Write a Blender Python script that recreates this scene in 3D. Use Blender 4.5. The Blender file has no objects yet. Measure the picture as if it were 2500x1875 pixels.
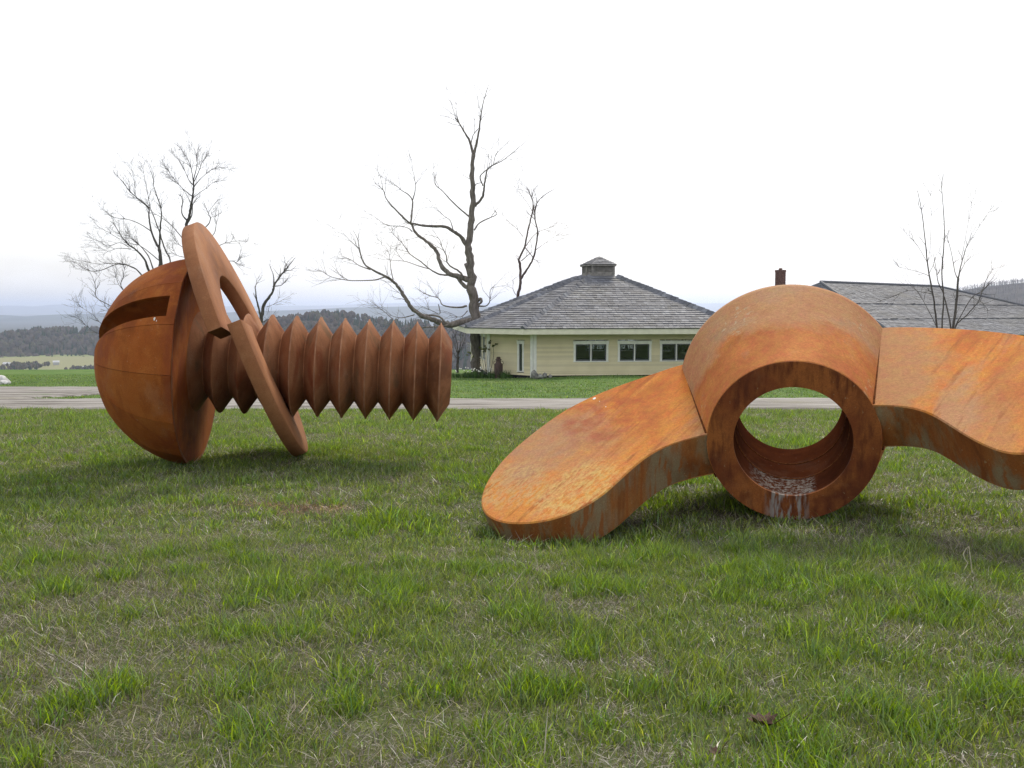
import bpy, bmesh, math, random
import numpy as np
from mathutils import Vector, Matrix
rng = np.random.default_rng(7)
random.seed(11)
SC = bpy.context.scene
C = SC.collection
R_ = math.radians

# ------------------------------------------------------------------ camera
EYE = Vector((0, 0, 1.6))
F, CX, CY = 2400.0, 1250.0, 937.5            # focal length in pixels of a 2500 px wide picture
PITCH = math.atan((CY - 752.0) / F)
cam = bpy.data.cameras.new('camera'); co = bpy.data.objects.new('camera', cam); C.objects.link(co)
cam.sensor_width = 36; cam.lens = 36 * F / 2500; cam.clip_start = .05; cam.clip_end = 60000
co.location = EYE; co.rotation_euler = (R_(90) - PITCH, 0, 0)
SC.camera = co

# ------------------------------------------------------------------ light
SUN_AZ, SUN_EL = R_(18), R_(40)
wd = bpy.data.worlds.new('World'); SC.world = wd; wd.use_nodes = True
nt = wd.node_tree; nt.nodes.clear()
o = nt.nodes.new('ShaderNodeOutputWorld'); bg = nt.nodes.new('ShaderNodeBackground')
sky = nt.nodes.new('ShaderNodeTexSky'); sky.sky_type = 'NISHITA'; sky.sun_disc = False
sky.sun_elevation = SUN_EL; sky.sun_rotation = SUN_AZ; sky.air_density = 1.0; sky.dust_density = 4.0; sky.altitude = 400
tc = nt.nodes.new('ShaderNodeTexCoord'); mp = nt.nodes.new('ShaderNodeMapping'); mp.inputs['Scale'].default_value = (1.0, 1.0, 3.2)
nz = nt.nodes.new('ShaderNodeTexNoise'); nz.inputs['Scale'].default_value = 1.7; nz.inputs['Detail'].default_value = 5; nz.inputs['Roughness'].default_value = .55
cr = nt.nodes.new('ShaderNodeMapRange'); cr.inputs['From Min'].default_value = .34; cr.inputs['From Max'].default_value = .58
cr.inputs['To Min'].default_value = .42; cr.inputs['To Max'].default_value = .95
mx = nt.nodes.new('ShaderNodeMix'); mx.data_type = 'RGBA'
mx.inputs['B'].default_value = (9.0, 9.02, 9.2, 1)
nt.links.new(tc.outputs['Generated'], mp.inputs['Vector']); nt.links.new(mp.outputs[0], nz.inputs['Vector'])
nt.links.new(nz.outputs[0], cr.inputs['Value']); nt.links.new(cr.outputs[0], mx.inputs['Factor'])
nt.links.new(sky.outputs[0], mx.inputs['A']); nt.links.new(mx.outputs['Result'], bg.inputs['Color'])
bg.inputs['Strength'].default_value = 0.1; nt.links.new(bg.outputs[0], o.inputs['Surface'])
sl = bpy.data.lights.new('sun', 'SUN'); sl.energy = 2.3; sl.angle = R_(13); sl.color = (1, .91, .75)
so = bpy.data.objects.new('sun', sl); C.objects.link(so)
sdir = Vector((math.sin(SUN_AZ) * math.cos(SUN_EL), math.cos(SUN_AZ) * math.cos(SUN_EL), math.sin(SUN_EL)))
so.rotation_euler = sdir.to_track_quat('Z', 'Y').to_euler(); so.location = sdir * 60

# ------------------------------------------------------------------ picture settings
SC.view_settings.view_transform = 'Standard'; SC.view_settings.look = 'None'
SC.view_settings.exposure = 0.5; SC.view_settings.gamma = 1
SC.render.engine = 'CYCLES'
SC.cycles.max_bounces = 6; SC.cycles.diffuse_bounces = 3; SC.cycles.glossy_bounces = 3
SC.cycles.transmission_bounces = 4; SC.cycles.transparent_max_bounces = 8; SC.cycles.volume_bounces = 1
SC.cycles.use_denoising = True; SC.cycles.denoiser = 'OPENIMAGEDENOISE'; SC.cycles.denoising_prefilter = 'NONE'; SC.cycles.denoising_input_passes = 'RGB_ALBEDO_NORMAL'; SC.cycles.use_adaptive_sampling = False
SC.cycles.caustics_reflective = False; SC.cycles.caustics_refractive = False

# ------------------------------------------------------------------ helpers
def ray(px, py):
    r = Vector((1, 0, 0)) * ((px - CX) / F); f = Vector((0, math.cos(PITCH), -math.sin(PITCH))); u = Vector((0, math.sin(PITCH), math.cos(PITCH)))
    return f + r - u * ((py - CY) / F)
def at(px, py, Y):
    d = ray(px, py); return EYE + d * (Y / d.y)

def tag(o, label=None, cat=None, group=None, kind=None):
    if label: o['label'] = label
    if cat: o['category'] = cat
    if group: o['group'] = group
    if kind: o['kind'] = kind
    return o
def empty(name, loc=(0, 0, 0), label=None, cat=None, group=None):
    o = bpy.data.objects.new(name, None); C.objects.link(o); o.location = loc; o.empty_display_size = .2
    return tag(o, label, cat, group)
class MB:
    """collects faces of one mesh (world coordinates)"""
    def __init__(s): s.v = []; s.f = []; s.m = []
    def add(s, vs, fs, m=0):
        b = len(s.v); s.v += [tuple(v) for v in vs]; s.f += [tuple(i + b for i in f) for f in fs]; s.m += [m] * len(fs); return s
    def box(s, c, ax, ay, az, m=0):
        c = Vector(c); ax = Vector(ax); ay = Vector(ay); az = Vector(az); vs = []
        for k in (-1, 1):
            for j in (-1, 1):
                for i in (-1, 1): vs.append(c + ax * i + ay * j + az * k)
        return s.add(vs, [(0, 2, 3, 1), (4, 5, 7, 6), (0, 1, 5, 4), (2, 6, 7, 3), (0, 4, 6, 2), (1, 3, 7, 5)], m)
    def prism(s, pts, d, m=0, ms=None):
        """polygon pts extruded by vector d"""
        n = len(pts); d = Vector(d); a = [Vector(p) for p in pts]; vs = a + [p + d for p in a]
        s.add(vs, [tuple(range(n))[::-1], tuple(range(n, 2 * n))] , m)
        b = len(s.v) - 2 * n
        for i in range(n):
            j = (i + 1) % n; s.f.append((b + i, b + j, b + n + j, b + n + i)); s.m.append(m if ms is None else ms)
        return s
    def tube(s, pts, rad, sides=6, cap=True, m=0):
        n = len(pts); b = len(s.v); ref = None
        for i, p in enumerate(pts):
            t = (pts[min(i + 1, n - 1)] - pts[max(i - 1, 0)])
            t = t.normalized() if t.length > 1e-9 else Vector((0, 0, 1))
            if ref is None: ref = Vector((1, 0, 0)) if abs(t.x) < .8 else Vector((0, 1, 0))
            a = (ref - t * ref.dot(t)).normalized(); ref = a; c = t.cross(a)
            for k in range(sides):
                w = 2 * math.pi * k / sides; q = p + (a * math.cos(w) + c * math.sin(w)) * rad[i]; s.v.append((q.x, q.y, q.z))
        for i in range(n - 1):
            for k in range(sides):
                k2 = (k + 1) % sides; s.f.append((b + i * sides + k, b + i * sides + k2, b + (i + 1) * sides + k2, b + (i + 1) * sides + k)); s.m.append(m)
        if cap:
            s.f.append(tuple(b + k for k in range(sides))[::-1]); s.m.append(m)
            s.f.append(tuple(b + (n - 1) * sides + k for k in range(sides))); s.m.append(m)
        return s
    def lathe(s, prof, c, ax, segs=48, m=0, cap=True):
        """prof: (axial, radius) list about axis ax through c"""
        c = Vector(c); ax = Vector(ax).normalized(); a = ax.orthogonal().normalized(); d = ax.cross(a); b = len(s.v); n = len(prof)
        for (z, r) in prof:
            for k in range(segs):
                w = 2 * math.pi * k / segs; q = c + ax * z + (a * math.cos(w) + d * math.sin(w)) * r; s.v.append((q.x, q.y, q.z))
        for i in range(n - 1):
            for k in range(segs):
                k2 = (k + 1) % segs; s.f.append((b + i * segs + k, b + i * segs + k2, b + (i + 1) * segs + k2, b + (i + 1) * segs + k)); s.m.append(m)
        if cap and prof[0][1] > 1e-6: s.f.append(tuple(b + k for k in range(segs))[::-1]); s.m.append(m)
        if cap and prof[-1][1] > 1e-6: s.f.append(tuple(b + (n - 1) * segs + k for k in range(segs))); s.m.append(m)
        return s
    def mesh(s, name, smooth=None, origin=None):
        me = bpy.data.meshes.new(name); og = Vector(origin) if origin is not None else Vector((0, 0, 0))
        me.from_pydata([(v[0] - og.x, v[1] - og.y, v[2] - og.z) for v in s.v], [], s.f)
        if any(s.m): me.polygons.foreach_set('material_index', s.m)
        if smooth is not None:
            me.shade_smooth(); me.set_sharp_from_angle(angle=R_(smooth))
        me.update(); return me
    def build(s, name, mats, parent=None, smooth=None, recalc=True):
        og = Vector((0, 0, 0))
        if parent is not None:
            p = parent
            while p is not None: og = og + p.location; p = p.parent
        me = s.mesh(name, None, og)
        if recalc:
            bm = bmesh.new(); bm.from_mesh(me); bmesh.ops.recalc_face_normals(bm, faces=bm.faces); bm.to_mesh(me); bm.free()
        if smooth is not None: me.shade_smooth(); me.set_sharp_from_angle(angle=R_(smooth))
        for q in (mats if isinstance(mats, (list, tuple)) else [mats]): me.materials.append(q)
        o = bpy.data.objects.new(name, me); C.objects.link(o); o.parent = parent
        return o

def vnoise(x, y, seed=0):
    """value noise, numpy, period free"""
    xi = np.floor(x).astype(np.int64); yi = np.floor(y).astype(np.int64); fx = x - xi; fy = y - yi
    fx = fx * fx * (3 - 2 * fx); fy = fy * fy * (3 - 2 * fy)
    def h(a, b):
        n = (a * 374761393 + b * 668265263 + seed * 1274126177) & 0x7fffffff
        n = ((n ^ (n >> 13)) * 1274126177) & 0x7fffffff
        return ((n ^ (n >> 16)) & 0xffff) / 65535.0
    return (h(xi, yi) * (1 - fx) + h(xi + 1, yi) * fx) * (1 - fy) + (h(xi, yi + 1) * (1 - fx) + h(xi + 1, yi + 1) * fx) * fy
def fbm(x, y, seed=0, oct=4):
    s = 0; a = .5; t = 0
    for i in range(oct):
        s = s + a * vnoise(x * 2 ** i, y * 2 ** i, seed + i * 17); t += a; a *= .5
    return s / t

# ------------------------------------------------------------------ materials
def mat(name):
    m = bpy.data.materials.new(name); m.use_nodes = True; t = m.node_tree
    p = t.nodes['Principled BSDF']; return m, t, p
def N(t, kind, **kw):
    n = t.nodes.new(kind)
    for k, v in kw.items():
        if k in n.inputs: n.inputs[k].default_value = v
        else: setattr(n, k, v)
    return n
def noise(t, vec, scale, detail=4, rough=.55, mapscale=None, dist=0):
    if mapscale:
        mp = N(t, 'ShaderNodeMapping'); mp.inputs['Scale'].default_value = mapscale; t.links.new(vec, mp.inputs['Vector']); vec = mp.outputs[0]
    n = N(t, 'ShaderNodeTexNoise', Scale=scale, Detail=detail, Roughness=rough, Distortion=dist); t.links.new(vec, n.inputs['Vector']); return n.outputs[0]
def ramp(t, fac, stops):
    r = N(t, 'ShaderNodeValToRGB'); e = r.color_ramp.elements
    while len(e) < len(stops): e.new(.5)
    for i, (p, c) in enumerate(stops): e[i].position = p; e[i].color = c if len(c) == 4 else (*c, 1)
    t.links.new(fac, r.inputs[0]); return r.outputs[0]
def mixc(t, fac, a, b, mode='MIX'):
    m = N(t, 'ShaderNodeMix', data_type='RGBA', blend_type=mode)
    for s, v in (('Factor', fac), ('A', a), ('B', b)):
        if isinstance(v, (int, float)): m.inputs[s].default_value = v
        elif isinstance(v, tuple): m.inputs[s].default_value = v if len(v) == 4 else (*v, 1)
        else: t.links.new(v, m.inputs[s])
    return m.outputs['Result']
def mrange(t, v, a, b, c=0, d=1):
    m = N(t, 'ShaderNodeMapRange'); t.links.new(v, m.inputs['Value'])
    for k, q in zip(('From Min', 'From Max', 'To Min', 'To Max'), (a, b, c, d)): m.inputs[k].default_value = q
    return m.outputs[0]
def bump(t, p, h, strength=.3, dist=.02):
    b = N(t, 'ShaderNodeBump', Strength=strength, Distance=dist); t.links.new(h, b.inputs['Height']); t.links.new(b.outputs[0], p.inputs['Normal'])
def plain(name, col, rough=.7, var=.12, scale=6, spec=.3, bumps=0):
    m, t, p = mat(name); g = N(t, 'ShaderNodeNewGeometry').outputs['Position']
    n = noise(t, g, scale, 5); c2 = tuple(max(0, x * (1 - var * 2.2)) for x in col); c3 = tuple(min(1, x * (1 + var)) for x in col)
    t.links.new(ramp(t, n, [(.3, c2), (.7, c3)]), p.inputs['Base Color']); p.inputs['Roughness'].default_value = rough; p.inputs['Specular IOR Level'].default_value = spec
    if bumps: bump(t, p, noise(t, g, scale * 8, 3), bumps, .01)
    return m
def rust(name, dark, mid, light, pale, streak_dir=(6, 6, .5), streak=.5, pale_amt=.35, grey=None, rough=.62, red=None, olive=None, spots=.6):
    """weathered steel: broad patches, fine grain, run marks and bare pale areas"""
    m, t, p = mat(name); tcn = N(t, 'ShaderNodeNewGeometry'); g = tcn.outputs['Position']
    big = noise(t, g, 1.1, 3, .5, dist=.4); med = noise(t, g, 4.5, 6, .62); fine = noise(t, g, 70, 4, .7)
    st = noise(t, g, 2.2, 5, .6, mapscale=streak_dir)
    c = ramp(t, big, [(.30, dark), (.46, mid), (.62, light), (.75, mid)])
    c = mixc(t, mrange(t, med, .42, .68, 0, .75), c, ramp(t, med, [(.35, dark), (.6, light)]))
    c = mixc(t, mrange(t, st, .48, .66, 0, streak), c, dark)
    c = mixc(t, mrange(t, noise(t, g, 1.9, 7, .68, mapscale=(1, 1, .6)), .56, .66, 0, pale_amt), c, pale)
    if red: c = mixc(t, mrange(t, noise(t, g, 1.5, 5, .6, mapscale=(1.3, 1.3, .7), dist=.5), .54, .64, 0, .7), c, red)
    if olive: c = mixc(t, mrange(t, noise(t, g, 2.3, 6, .65, mapscale=(1.2, 1.2, .6), dist=.3), .56, .68, 0, .7), c, olive)
    if grey:
        gs = noise(t, g, 3.0, 6, .6, mapscale=(1, 1, .35))
        c = mixc(t, mrange(t, gs, .44, .58, 0, .85), c, grey)
        run = noise(t, g, 9, 4, .6, mapscale=(1.6, 1.6, .13)); c = mixc(t, mrange(t, run, .52, .60, 0, .85), c, mid)
    c = mixc(t, mrange(t, fine, .3, .75, 0, .5), c, dark, 'MIX'); hv = N(t, 'ShaderNodeHueSaturation'); t.links.new(c, hv.inputs['Color']); t.links.new(mrange(t, noise(t, g, 150, 3, .7), .25, .75, .75, 1.3), hv.inputs['Value']); c = hv.outputs[0]
    sp = noise(t, g, 26, 2, .5); c = mixc(t, mrange(t, sp, .70, .74, 0, spots), c, pale)
    t.links.new(c, p.inputs['Base Color']); p.inputs['Metallic'].default_value = 0.0; p.inputs['Specular IOR Level'].default_value = .08
    t.links.new(mrange(t, med, .3, .7, rough - .02, rough + .25), p.inputs['Roughness'])
    bump(t, p, mixc(t, .35, fine, med), .12, .012)
    return m, t, p

M = {}
M['nut'] = rust('rust_orange', (.155, .046, .014), (.34, .108, .020), (.40, .155, .034), (.40, .25, .105), streak_dir=(.7, 2.6, 1.4), streak=.5, pale_amt=.28, red=(.24, .06, .022), olive=(.27, .15, .075), spots=.25)[0]
M['hub'] = rust('rust_hub', (.20, .064, .021), (.32, .112, .030), (.32, .145, .052), (.30, .185, .09), streak_dir=(2, 2, .6), streak=.2, pale_amt=.45, olive=(.255, .145, .078), spots=.3)[0]
M['edge'] = rust('rust_edge', (.13, .042, .014), (.27, .088, .022), (.31, .135, .04), (.32, .25, .13), streak_dir=(5, 5, .3), streak=.55, pale_amt=.3, grey=(.235, .205, .125))[0]
M['ring'] = M['edge']
M['dome'] = rust('rust_dome', (.155, .040, .010), (.33, .090, .016), (.39, .135, .031), (.38, .25, .14), streak_dir=(4, 4, .5), streak=.35, pale_amt=.22, red=(.22, .052, .02), spots=.35)[0]
M['thread'] = rust('rust_thread', (.145, .056, .026), (.285, .11, .046), (.37, .172, .086), (.38, .28, .20), streak_dir=(5, 5, .35), streak=.4, pale_amt=.22, red=(.20, .045, .016), olive=(.15, .105, .06), spots=.3)[0]
M['washer'] = rust('rust_washer', (.20, .082, .04), (.31, .132, .06), (.37, .175, .085), (.42, .28, .18), streak_dir=(4, 4, .5), streak=.3, pale_amt=.2, spots=.2)[0]
M['weld'] = plain('weld_bead', (.15, .055, .022), .8, .3, 40, 0)
M['crest'] = plain('crest_weld', (.33, .17, .10), .8, .15, 9, .05); M['drop'] = plain('bird_dropping', (.75, .74, .70), .8, .08, 40)

# ------------------------------------------------------------------ terrain height
def smooth(a, b, x):
    k = np.clip((x - a) / (b - a), 0, 1); return k * k * (3 - 2 * k)
CREST = 80.0
def hgt(x, y):
    x = np.asarray(x, float); y = np.asarray(y, float)
    z = -.042 * np.clip(y, -60, CREST)
    near = 1 - smooth(30, 70, np.hypot(x, y))
    z = z + near * ((fbm(x * .9, y * .9, 3) - .5) * .05 + (fbm(x * 3.2, y * 3.2, 9, 2) - .5) * .022)
    def g(cx, cy, s, a): return a * np.exp(-((x - cx) ** 2 + (y - cy) ** 2) / (2 * s * s))
    z = z + g(.35, 8.9, 1.15, -.17) + g(-2.9, 14.0, .8, .11) + g(5.4, 9.6, 1.3, -.03) + g(5.6, 52.4, 3.0, .20)
    crest = CREST + 6 * (fbm(x / 40, x * 0 + 3, 21, 2) - .5)
    d = np.clip(y - crest, 0, None)
    drop = -60 * (1 - np.exp(-d / 190)) - 12 * smooth(1500, 4000, d)
    roll = 7 * (fbm(x / 300, y / 300, 31, 3) - .5) * smooth(250, 700, d)
    return z + drop + roll
def H1(x, y): return float(hgt(np.array([x]), np.array([y]))[0])

def grid_mesh(name, xs, ys, hf, material, kind='structure'):
    X, Y = np.meshgrid(xs, ys); Z = hf(X, Y); nx, ny = len(xs), len(ys)
    me = bpy.data.meshes.new(name); co_ = np.stack([X, Y, Z], -1).reshape(-1, 3).astype(np.float32)
    i = np.arange(nx - 1)[None, :] + nx * np.arange(ny - 1)[:, None]
    q = np.stack([i, i + 1, i + nx + 1, i + nx], -1).reshape(-1, 4)
    me.vertices.add(len(co_)); me.vertices.foreach_set('co', co_.ravel())
    me.loops.add(q.size); me.loops.foreach_set('vertex_index', q.ravel().astype(np.int32))
    me.polygons.add(len(q)); me.polygons.foreach_set('loop_start', np.arange(0, q.size, 4, dtype=np.int32)); me.polygons.foreach_set('loop_total', np.full(len(q), 4, np.int32))
    me.update(); me.validate(); me.shade_smooth(); me.materials.append(material)
    o = bpy.data.objects.new(name, me); C.objects.link(o); tag(o, kind=kind); return o
def spaced(a0, step, a1, grow, end):
    out = [a0]; 
    while out[-1] < a1: out.append(out[-1] + step)
    s = step
    while out[-1] < end: s *= grow; out.append(out[-1] + s)
    return np.array(out)

# ground material: soil and thatch, green turf, valley fields beyond
m, t, p = mat('turf'); g = N(t, 'ShaderNodeNewGeometry').outputs['Position']
sx = N(t, 'ShaderNodeSeparateXYZ'); t.links.new(g, sx.inputs[0])
n1 = noise(t, g, .55, 6, .6); n2 = noise(t, g, 9, 5, .65); n3 = noise(t, g, 60, 3, .7)
green = ramp(t, n2, [(.28, (.04, .065, .015)), (.55, (.085, .13, .028)), (.75, (.13, .165, .05))])
straw = ramp(t, n3, [(.3, (.045, .036, .022)), (.55, (.12, .10, .065)), (.75, (.22, .19, .13))])
c = mixc(t, mrange(t, n1, .42, .62, .25, .75), green, straw)
lawn = ramp(t, noise(t, g, .8, 6, .65, mapscale=(1, .35, 1)), [(.3, (.05, .105, .022)), (.5, (.085, .155, .033)), (.7, (.125, .175, .052))])
c = mixc(t, mrange(t, sx.outputs['Y'], 20, 30), c, lawn)
vf = N(t, 'ShaderNodeTexVoronoi', Scale=.0055); t.links.new(g, vf.inputs['Vector'])
field = ramp(t, vf.outputs['Color'], [(.2, (.10, .16, .045)), (.45, (.17, .21, .08)), (.6, (.24, .21, .12)), (.8, (.11, .10, .07))])
c = mixc(t, mrange(t, sx.outputs['Y'], 150, 260), c, field); c = mixc(t, mrange(t, sx.outputs['Y'], 1300, 1900), c, (.05, .055, .05))
t.links.new(c, p.inputs['Base Color']); p.inputs['Roughness'].default_value = .95; p.inputs['Specular IOR Level'].default_value = .1
bump(t, p, mixc(t, .5, n2, n3), .6, .03)
M['turf'] = m
xs = spaced(0, .14, 9, 1.09, 9000); xs = np.concatenate([-xs[:0:-1], xs])
ys = spaced(1.5, .14, 27, 1.035, 110); ys = np.concatenate([[-150, -60, -20, -8, -3, 0], ys, spaced(ys[-1] + 6, 6, 300, 1.12, 21000)])
ground = grid_mesh('ground', xs, ys, hgt, M['turf'])

# ------------------------------------------------------------------ gravel road
m, t, p = mat('gravel'); g = N(t, 'ShaderNodeNewGeometry').outputs['Position']
a1 = noise(t, g, 1.6, 6, .65, mapscale=(.12, 1.6, 1)); a2 = noise(t, g, 22, 4, .7); a3 = noise(t, g, .5, 3)
c = ramp(t, a1, [(.40, (.085, .075, .064)), (.49, (.22, .205, .19)), (.66, (.33, .315, .30))])
c = mixc(t, mrange(t, a2, .40, .75, 0, .45), c, (.20, .185, .17))
c = mixc(t, mrange(t, a3, .6, .75, 0, .4), c, (.16, .15, .08))
t.links.new(c, p.inputs['Base Color']); p.inputs['Roughness'].default_value = .9
bump(t, p, mixc(t, .5, a1, a2), .7, .05); M['gravel'] = m
def strip(name, left_edge, right_edge, nacross, lift, rut):
    mb = MB(); n = len(left_edge); K = np.linspace(0, 1, nacross + 1)[None, :]
    L = np.array(left_edge); Rr = np.array(right_edge)
    X = L[:, :1] * (1 - K) + Rr[:, :1] * K; Y = L[:, 1:] * (1 - K) + Rr[:, 1:] * K; g0 = hgt(X, Y); Z = g0 + lift
    for rc in rut: Z = Z - .05 * np.exp(-((K - rc) / .06) ** 2)
    Z = Z + .03 * (fbm(X * .7, Y * 3., 77) - .5)
    e = np.zeros_like(Z, bool); e[:, 0] = e[:, -1] = e[0] = e[-1] = True; Z = np.where(e, g0 - .05, Z)
    mb.v = [tuple(q) for q in np.stack([X, Y, Z], -1).reshape(-1, 3).tolist()]
    for i in range(n - 1):
        for j in range(nacross):
            b = i * (nacross + 1) + j; mb.f.append((b, b + 1, b + nacross + 2, b + nacross + 1)); mb.m.append(0)
    o = mb.build(name, M['gravel'], None, 60); tag(o, kind='structure'); return o
xr = np.arange(-46, 46.1, .35)
wob = lambda x, s: .35 * (float(fbm(np.array([x * .5]), np.array([s * 7.]), 40, 4)[0]) - .5)
near_y = lambda x: 25.9 - .012 * x + wob(x, 1) * 1.3
far_y = lambda x: 31.3 + .012 * x + wob(x, 2) * 1.4
strip('gravel_road', [np.array((x, far_y(x))) for x in xr], [np.array((x, near_y(x))) for x in xr], 24, .05, (.2, .42, .66, .85))
xp = np.arange(-46, -13.4, .35)
def pad_far(x): return 41.5 + wob(x, 3) * 2 - 5.2 * max(0, min(1, (x + 17.5) / 4.2)) ** 2
def pad_near(x):
    k = max(0, min(1, (x + 16.4) / 2.4)); return 30.6 + 4.4 * k + wob(x, 4)
strip('gravel_track', [np.array((x, pad_far(x))) for x in xp], [np.array((x, min(pad_near(x), pad_far(x) - .2))) for x in xp], 22, .046, (.3, .6))
def on_road(x, y):
    ny = 25.9 - .012 * x; fy = 31.3 + .012 * x
    a = (y > ny - .05) & (y < fy + .05)
    k = np.clip((x + 16.4) / 2.4, 0, 1); pn = 30.6 + 4.4 * k; pf = 41.5 - 5.2 * np.clip((x + 17.5) / 4.2, 0, 1) ** 2
    return a | ((x < -13.4) & (y > pn) & (y < pf))

# ------------------------------------------------------------------ hills and far woods
def wood_mat(name, cols):
    m, t, p = mat(name); r = N(t, 'ShaderNodeNewGeometry')
    t.links.new(ramp(t, r.outputs['Random Per Island'], [(i / (len(cols) - 1) * .98 + .01, c) for i, c in enumerate(cols)]), p.inputs['Base Color'])
    p.inputs['Roughness'].default_value = 1; p.inputs['Specular IOR Level'].default_value = 0; return m
M['bare_wood'] = wood_mat('bare_wood', [(.055, .045, .042), (.08, .064, .057), (.105, .08, .068), (.09, .088, .055), (.065, .054, .052)])
M['conifer'] = wood_mat('conifer', [(.012, .028, .016), (.028, .05, .024), (.02, .038, .02)])
M['hill'] = plain('wooded_hill', (.075, .062, .052), 1, .25, .03, 0)
M['ridge'] = plain('far_ridge', (.06, .075, .06), 1, .3, .002, 0)
def ridge(name, Y, pts, base, front, back, material, amp=0., nx=90, ny=26, seed=5):
    px = np.array([p_[0] for p_ in pts], float); py = np.array([p_[1] for p_ in pts], float)
    X = np.linspace((px[0] - CX) / F * Y, (px[-1] - CX) / F * Y, nx)
    zc = np.array([at(CX + x_ / Y * F, np.interp(CX + x_ / Y * F, px, py), Y).z for x_ in X])
    yy = np.concatenate([np.linspace(-front, 0, ny), np.linspace(0, back, ny // 2)[1:]])
    def hf(XX, YY):
        d = YY - Y; k = np.where(d < 0, 1 + d / front, 1 - d / back); k = np.clip(k, 0, 1); k = np.sin(k * np.pi / 2) ** 1.15
        zz = np.interp(XX.ravel(), X, zc).reshape(XX.shape)
        e = np.minimum(1, np.minimum((XX - X[0]), (X[-1] - XX)) / (.06 * (X[-1] - X[0])))
        return base + (zz - base) * k * np.clip(e, 0, 1) + amp * (fbm(XX / (front * .22), YY / (front * .22), seed) - .5) * np.clip(-d / front * 4, 0, 1) * k
    o = grid_mesh(name, X, Y + yy, hf, material); return hf, X
ridge('far_ridge', 15500, [(-900, 760), (-300, 750), (0, 747), (42, 746), (116, 749), (190, 743), (260, 745), (500, 748), (640, 747), (811, 746), (900, 741), (1100, 739), (1300, 742), (1735, 741), (2100, 745), (2600, 741), (3200, 750), (3500, 764)], -125, 3000, 2000, M['ridge'], 60)
ridge('blue_ridge', 6500, [(-900, 772), (-300, 768), (0, 769), (70, 775), (110, 773), (160, 768), (260, 766), (450, 768), (645, 760), (760, 757), (849, 752), (1000, 748), (1110, 747), (1300, 752), (1700, 762), (2200, 758), (2700, 768), (3300, 790)], -120, 1600, 900, M['ridge'], 40, seed=8)
hD = ridge('wooded_hill', 1500, [(-900, 860), (-400, 842), (0, 829), (35, 822), (80, 815), (110, 812), (150, 811), (190, 813), (300, 812), (400, 819), (560, 836), (800, 866)], -95, 330, 300, M['hill'], 18, seed=15)
hC = ridge('wooded_hill', 1150, [(430, 850), (560, 822), (684, 791), (712, 785), (749, 783), (789, 775), (839, 775), (863, 778), (898, 786), (948, 794), (998, 797), (1060, 800), (1180, 806), (1400, 818), (1700, 850)], -85, 330, 250, M['hill'], 12, seed=16)
hE = ridge('wooded_hill', 1600, [(2040, 830), (2150, 765), (2260, 733), (2330, 714), (2400, 700), (2450, 694), (2500, 690), (2620, 680), (2800, 676), (3100, 690), (3500, 740)], -80, 620, 400, M['hill'], 16, seed=18)
def blob(mb, q, h, w, k):
    n = 5; a0 = random.random() * 6.3; vs = []
    for (zz, rr) in ((.18, .35), (.5, .5), (.82, .32)):
        for i in range(n):
            w_ = a0 + 2 * math.pi * i / n; r = w * rr * random.uniform(.65, 1.25); vs.append((q[0] + math.cos(w_) * r, q[1] + math.sin(w_) * r, q[2] + h * (zz + random.uniform(-.06, .06))))
    vs += [(q[0], q[1], q[2] - .5), (q[0] + random.uniform(-.1, .1) * w, q[1], q[2] + h)]
    fs = []
    for i in range(n):
        j = (i + 1) % n; fs += [(i, j, n + j, n + i), (n + i, n + j, 2 * n + j, 2 * n + i), (2 * n + i, 2 * n + j, 3 * n + 1), (j, i, 3 * n)]
    mb.add(vs, fs)
def cone(mb, q, h, w):
    n = 6; a0 = random.random() * 6.3; vs = [(q[0] + math.cos(a0 + 6.283 * i / n) * w * random.uniform(.35, .55), q[1] + math.sin(a0 + 6.283 * i / n) * w * .45, q[2] + h * .1) for i in range(n)]
    vs += [(q[0], q[1], q[2] + h), (q[0], q[1], q[2] - .5)]
    mb.add(vs, [(i, (i + 1) % n, n) for i in range(n)] + [((i + 1) % n, i, n + 1) for i in range(n)])
def wood(hill, Y, front, n, hmin, hmax, conif, pxr, name, label):
    hf, X = hill; ba, cn = MB(), MB()
    x0, x1 = (pxr[0] - CX) / F * Y, (pxr[1] - CX) / F * Y
    xa = rng.uniform(x0, x1, n); ya = Y - front * rng.random(n) ** 1.3 + 12; za = hf(xa[None, :], ya[None, :])[0]; ca_ = fbm(xa / 60, ya / 60, 55)
    for i in range(n):
        x_, y_, z_, c_ = float(xa[i]), float(ya[i]), float(za[i]), ca_[i]; h = random.uniform(hmin, hmax)
        if random.random() < conif * (3 if c_ > .56 else .35): cone(cn, (x_, y_, z_), h * 1.15, h * .5)
        else: blob(ba, (x_, y_, z_), h, h * .8, 0)
    root = ba.build(name, M['bare_wood'], None, recalc=False); tag(root, label, 'wood', kind='stuff')
    if cn.f: cn.build('conifers', M['conifer'], root, recalc=False)['kind'] = 'stuff'
wood(hD, 1500, 300, 2300, 6, 11, .22, (-250, 620), 'far_wood', 'bare wood covering the low hill in the valley at far left')
wood(hC, 1150, 300, 1700, 6, 10, .22, (480, 1500), 'far_wood', 'bare wood with dark conifers on the hill behind the threaded shank')
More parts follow.
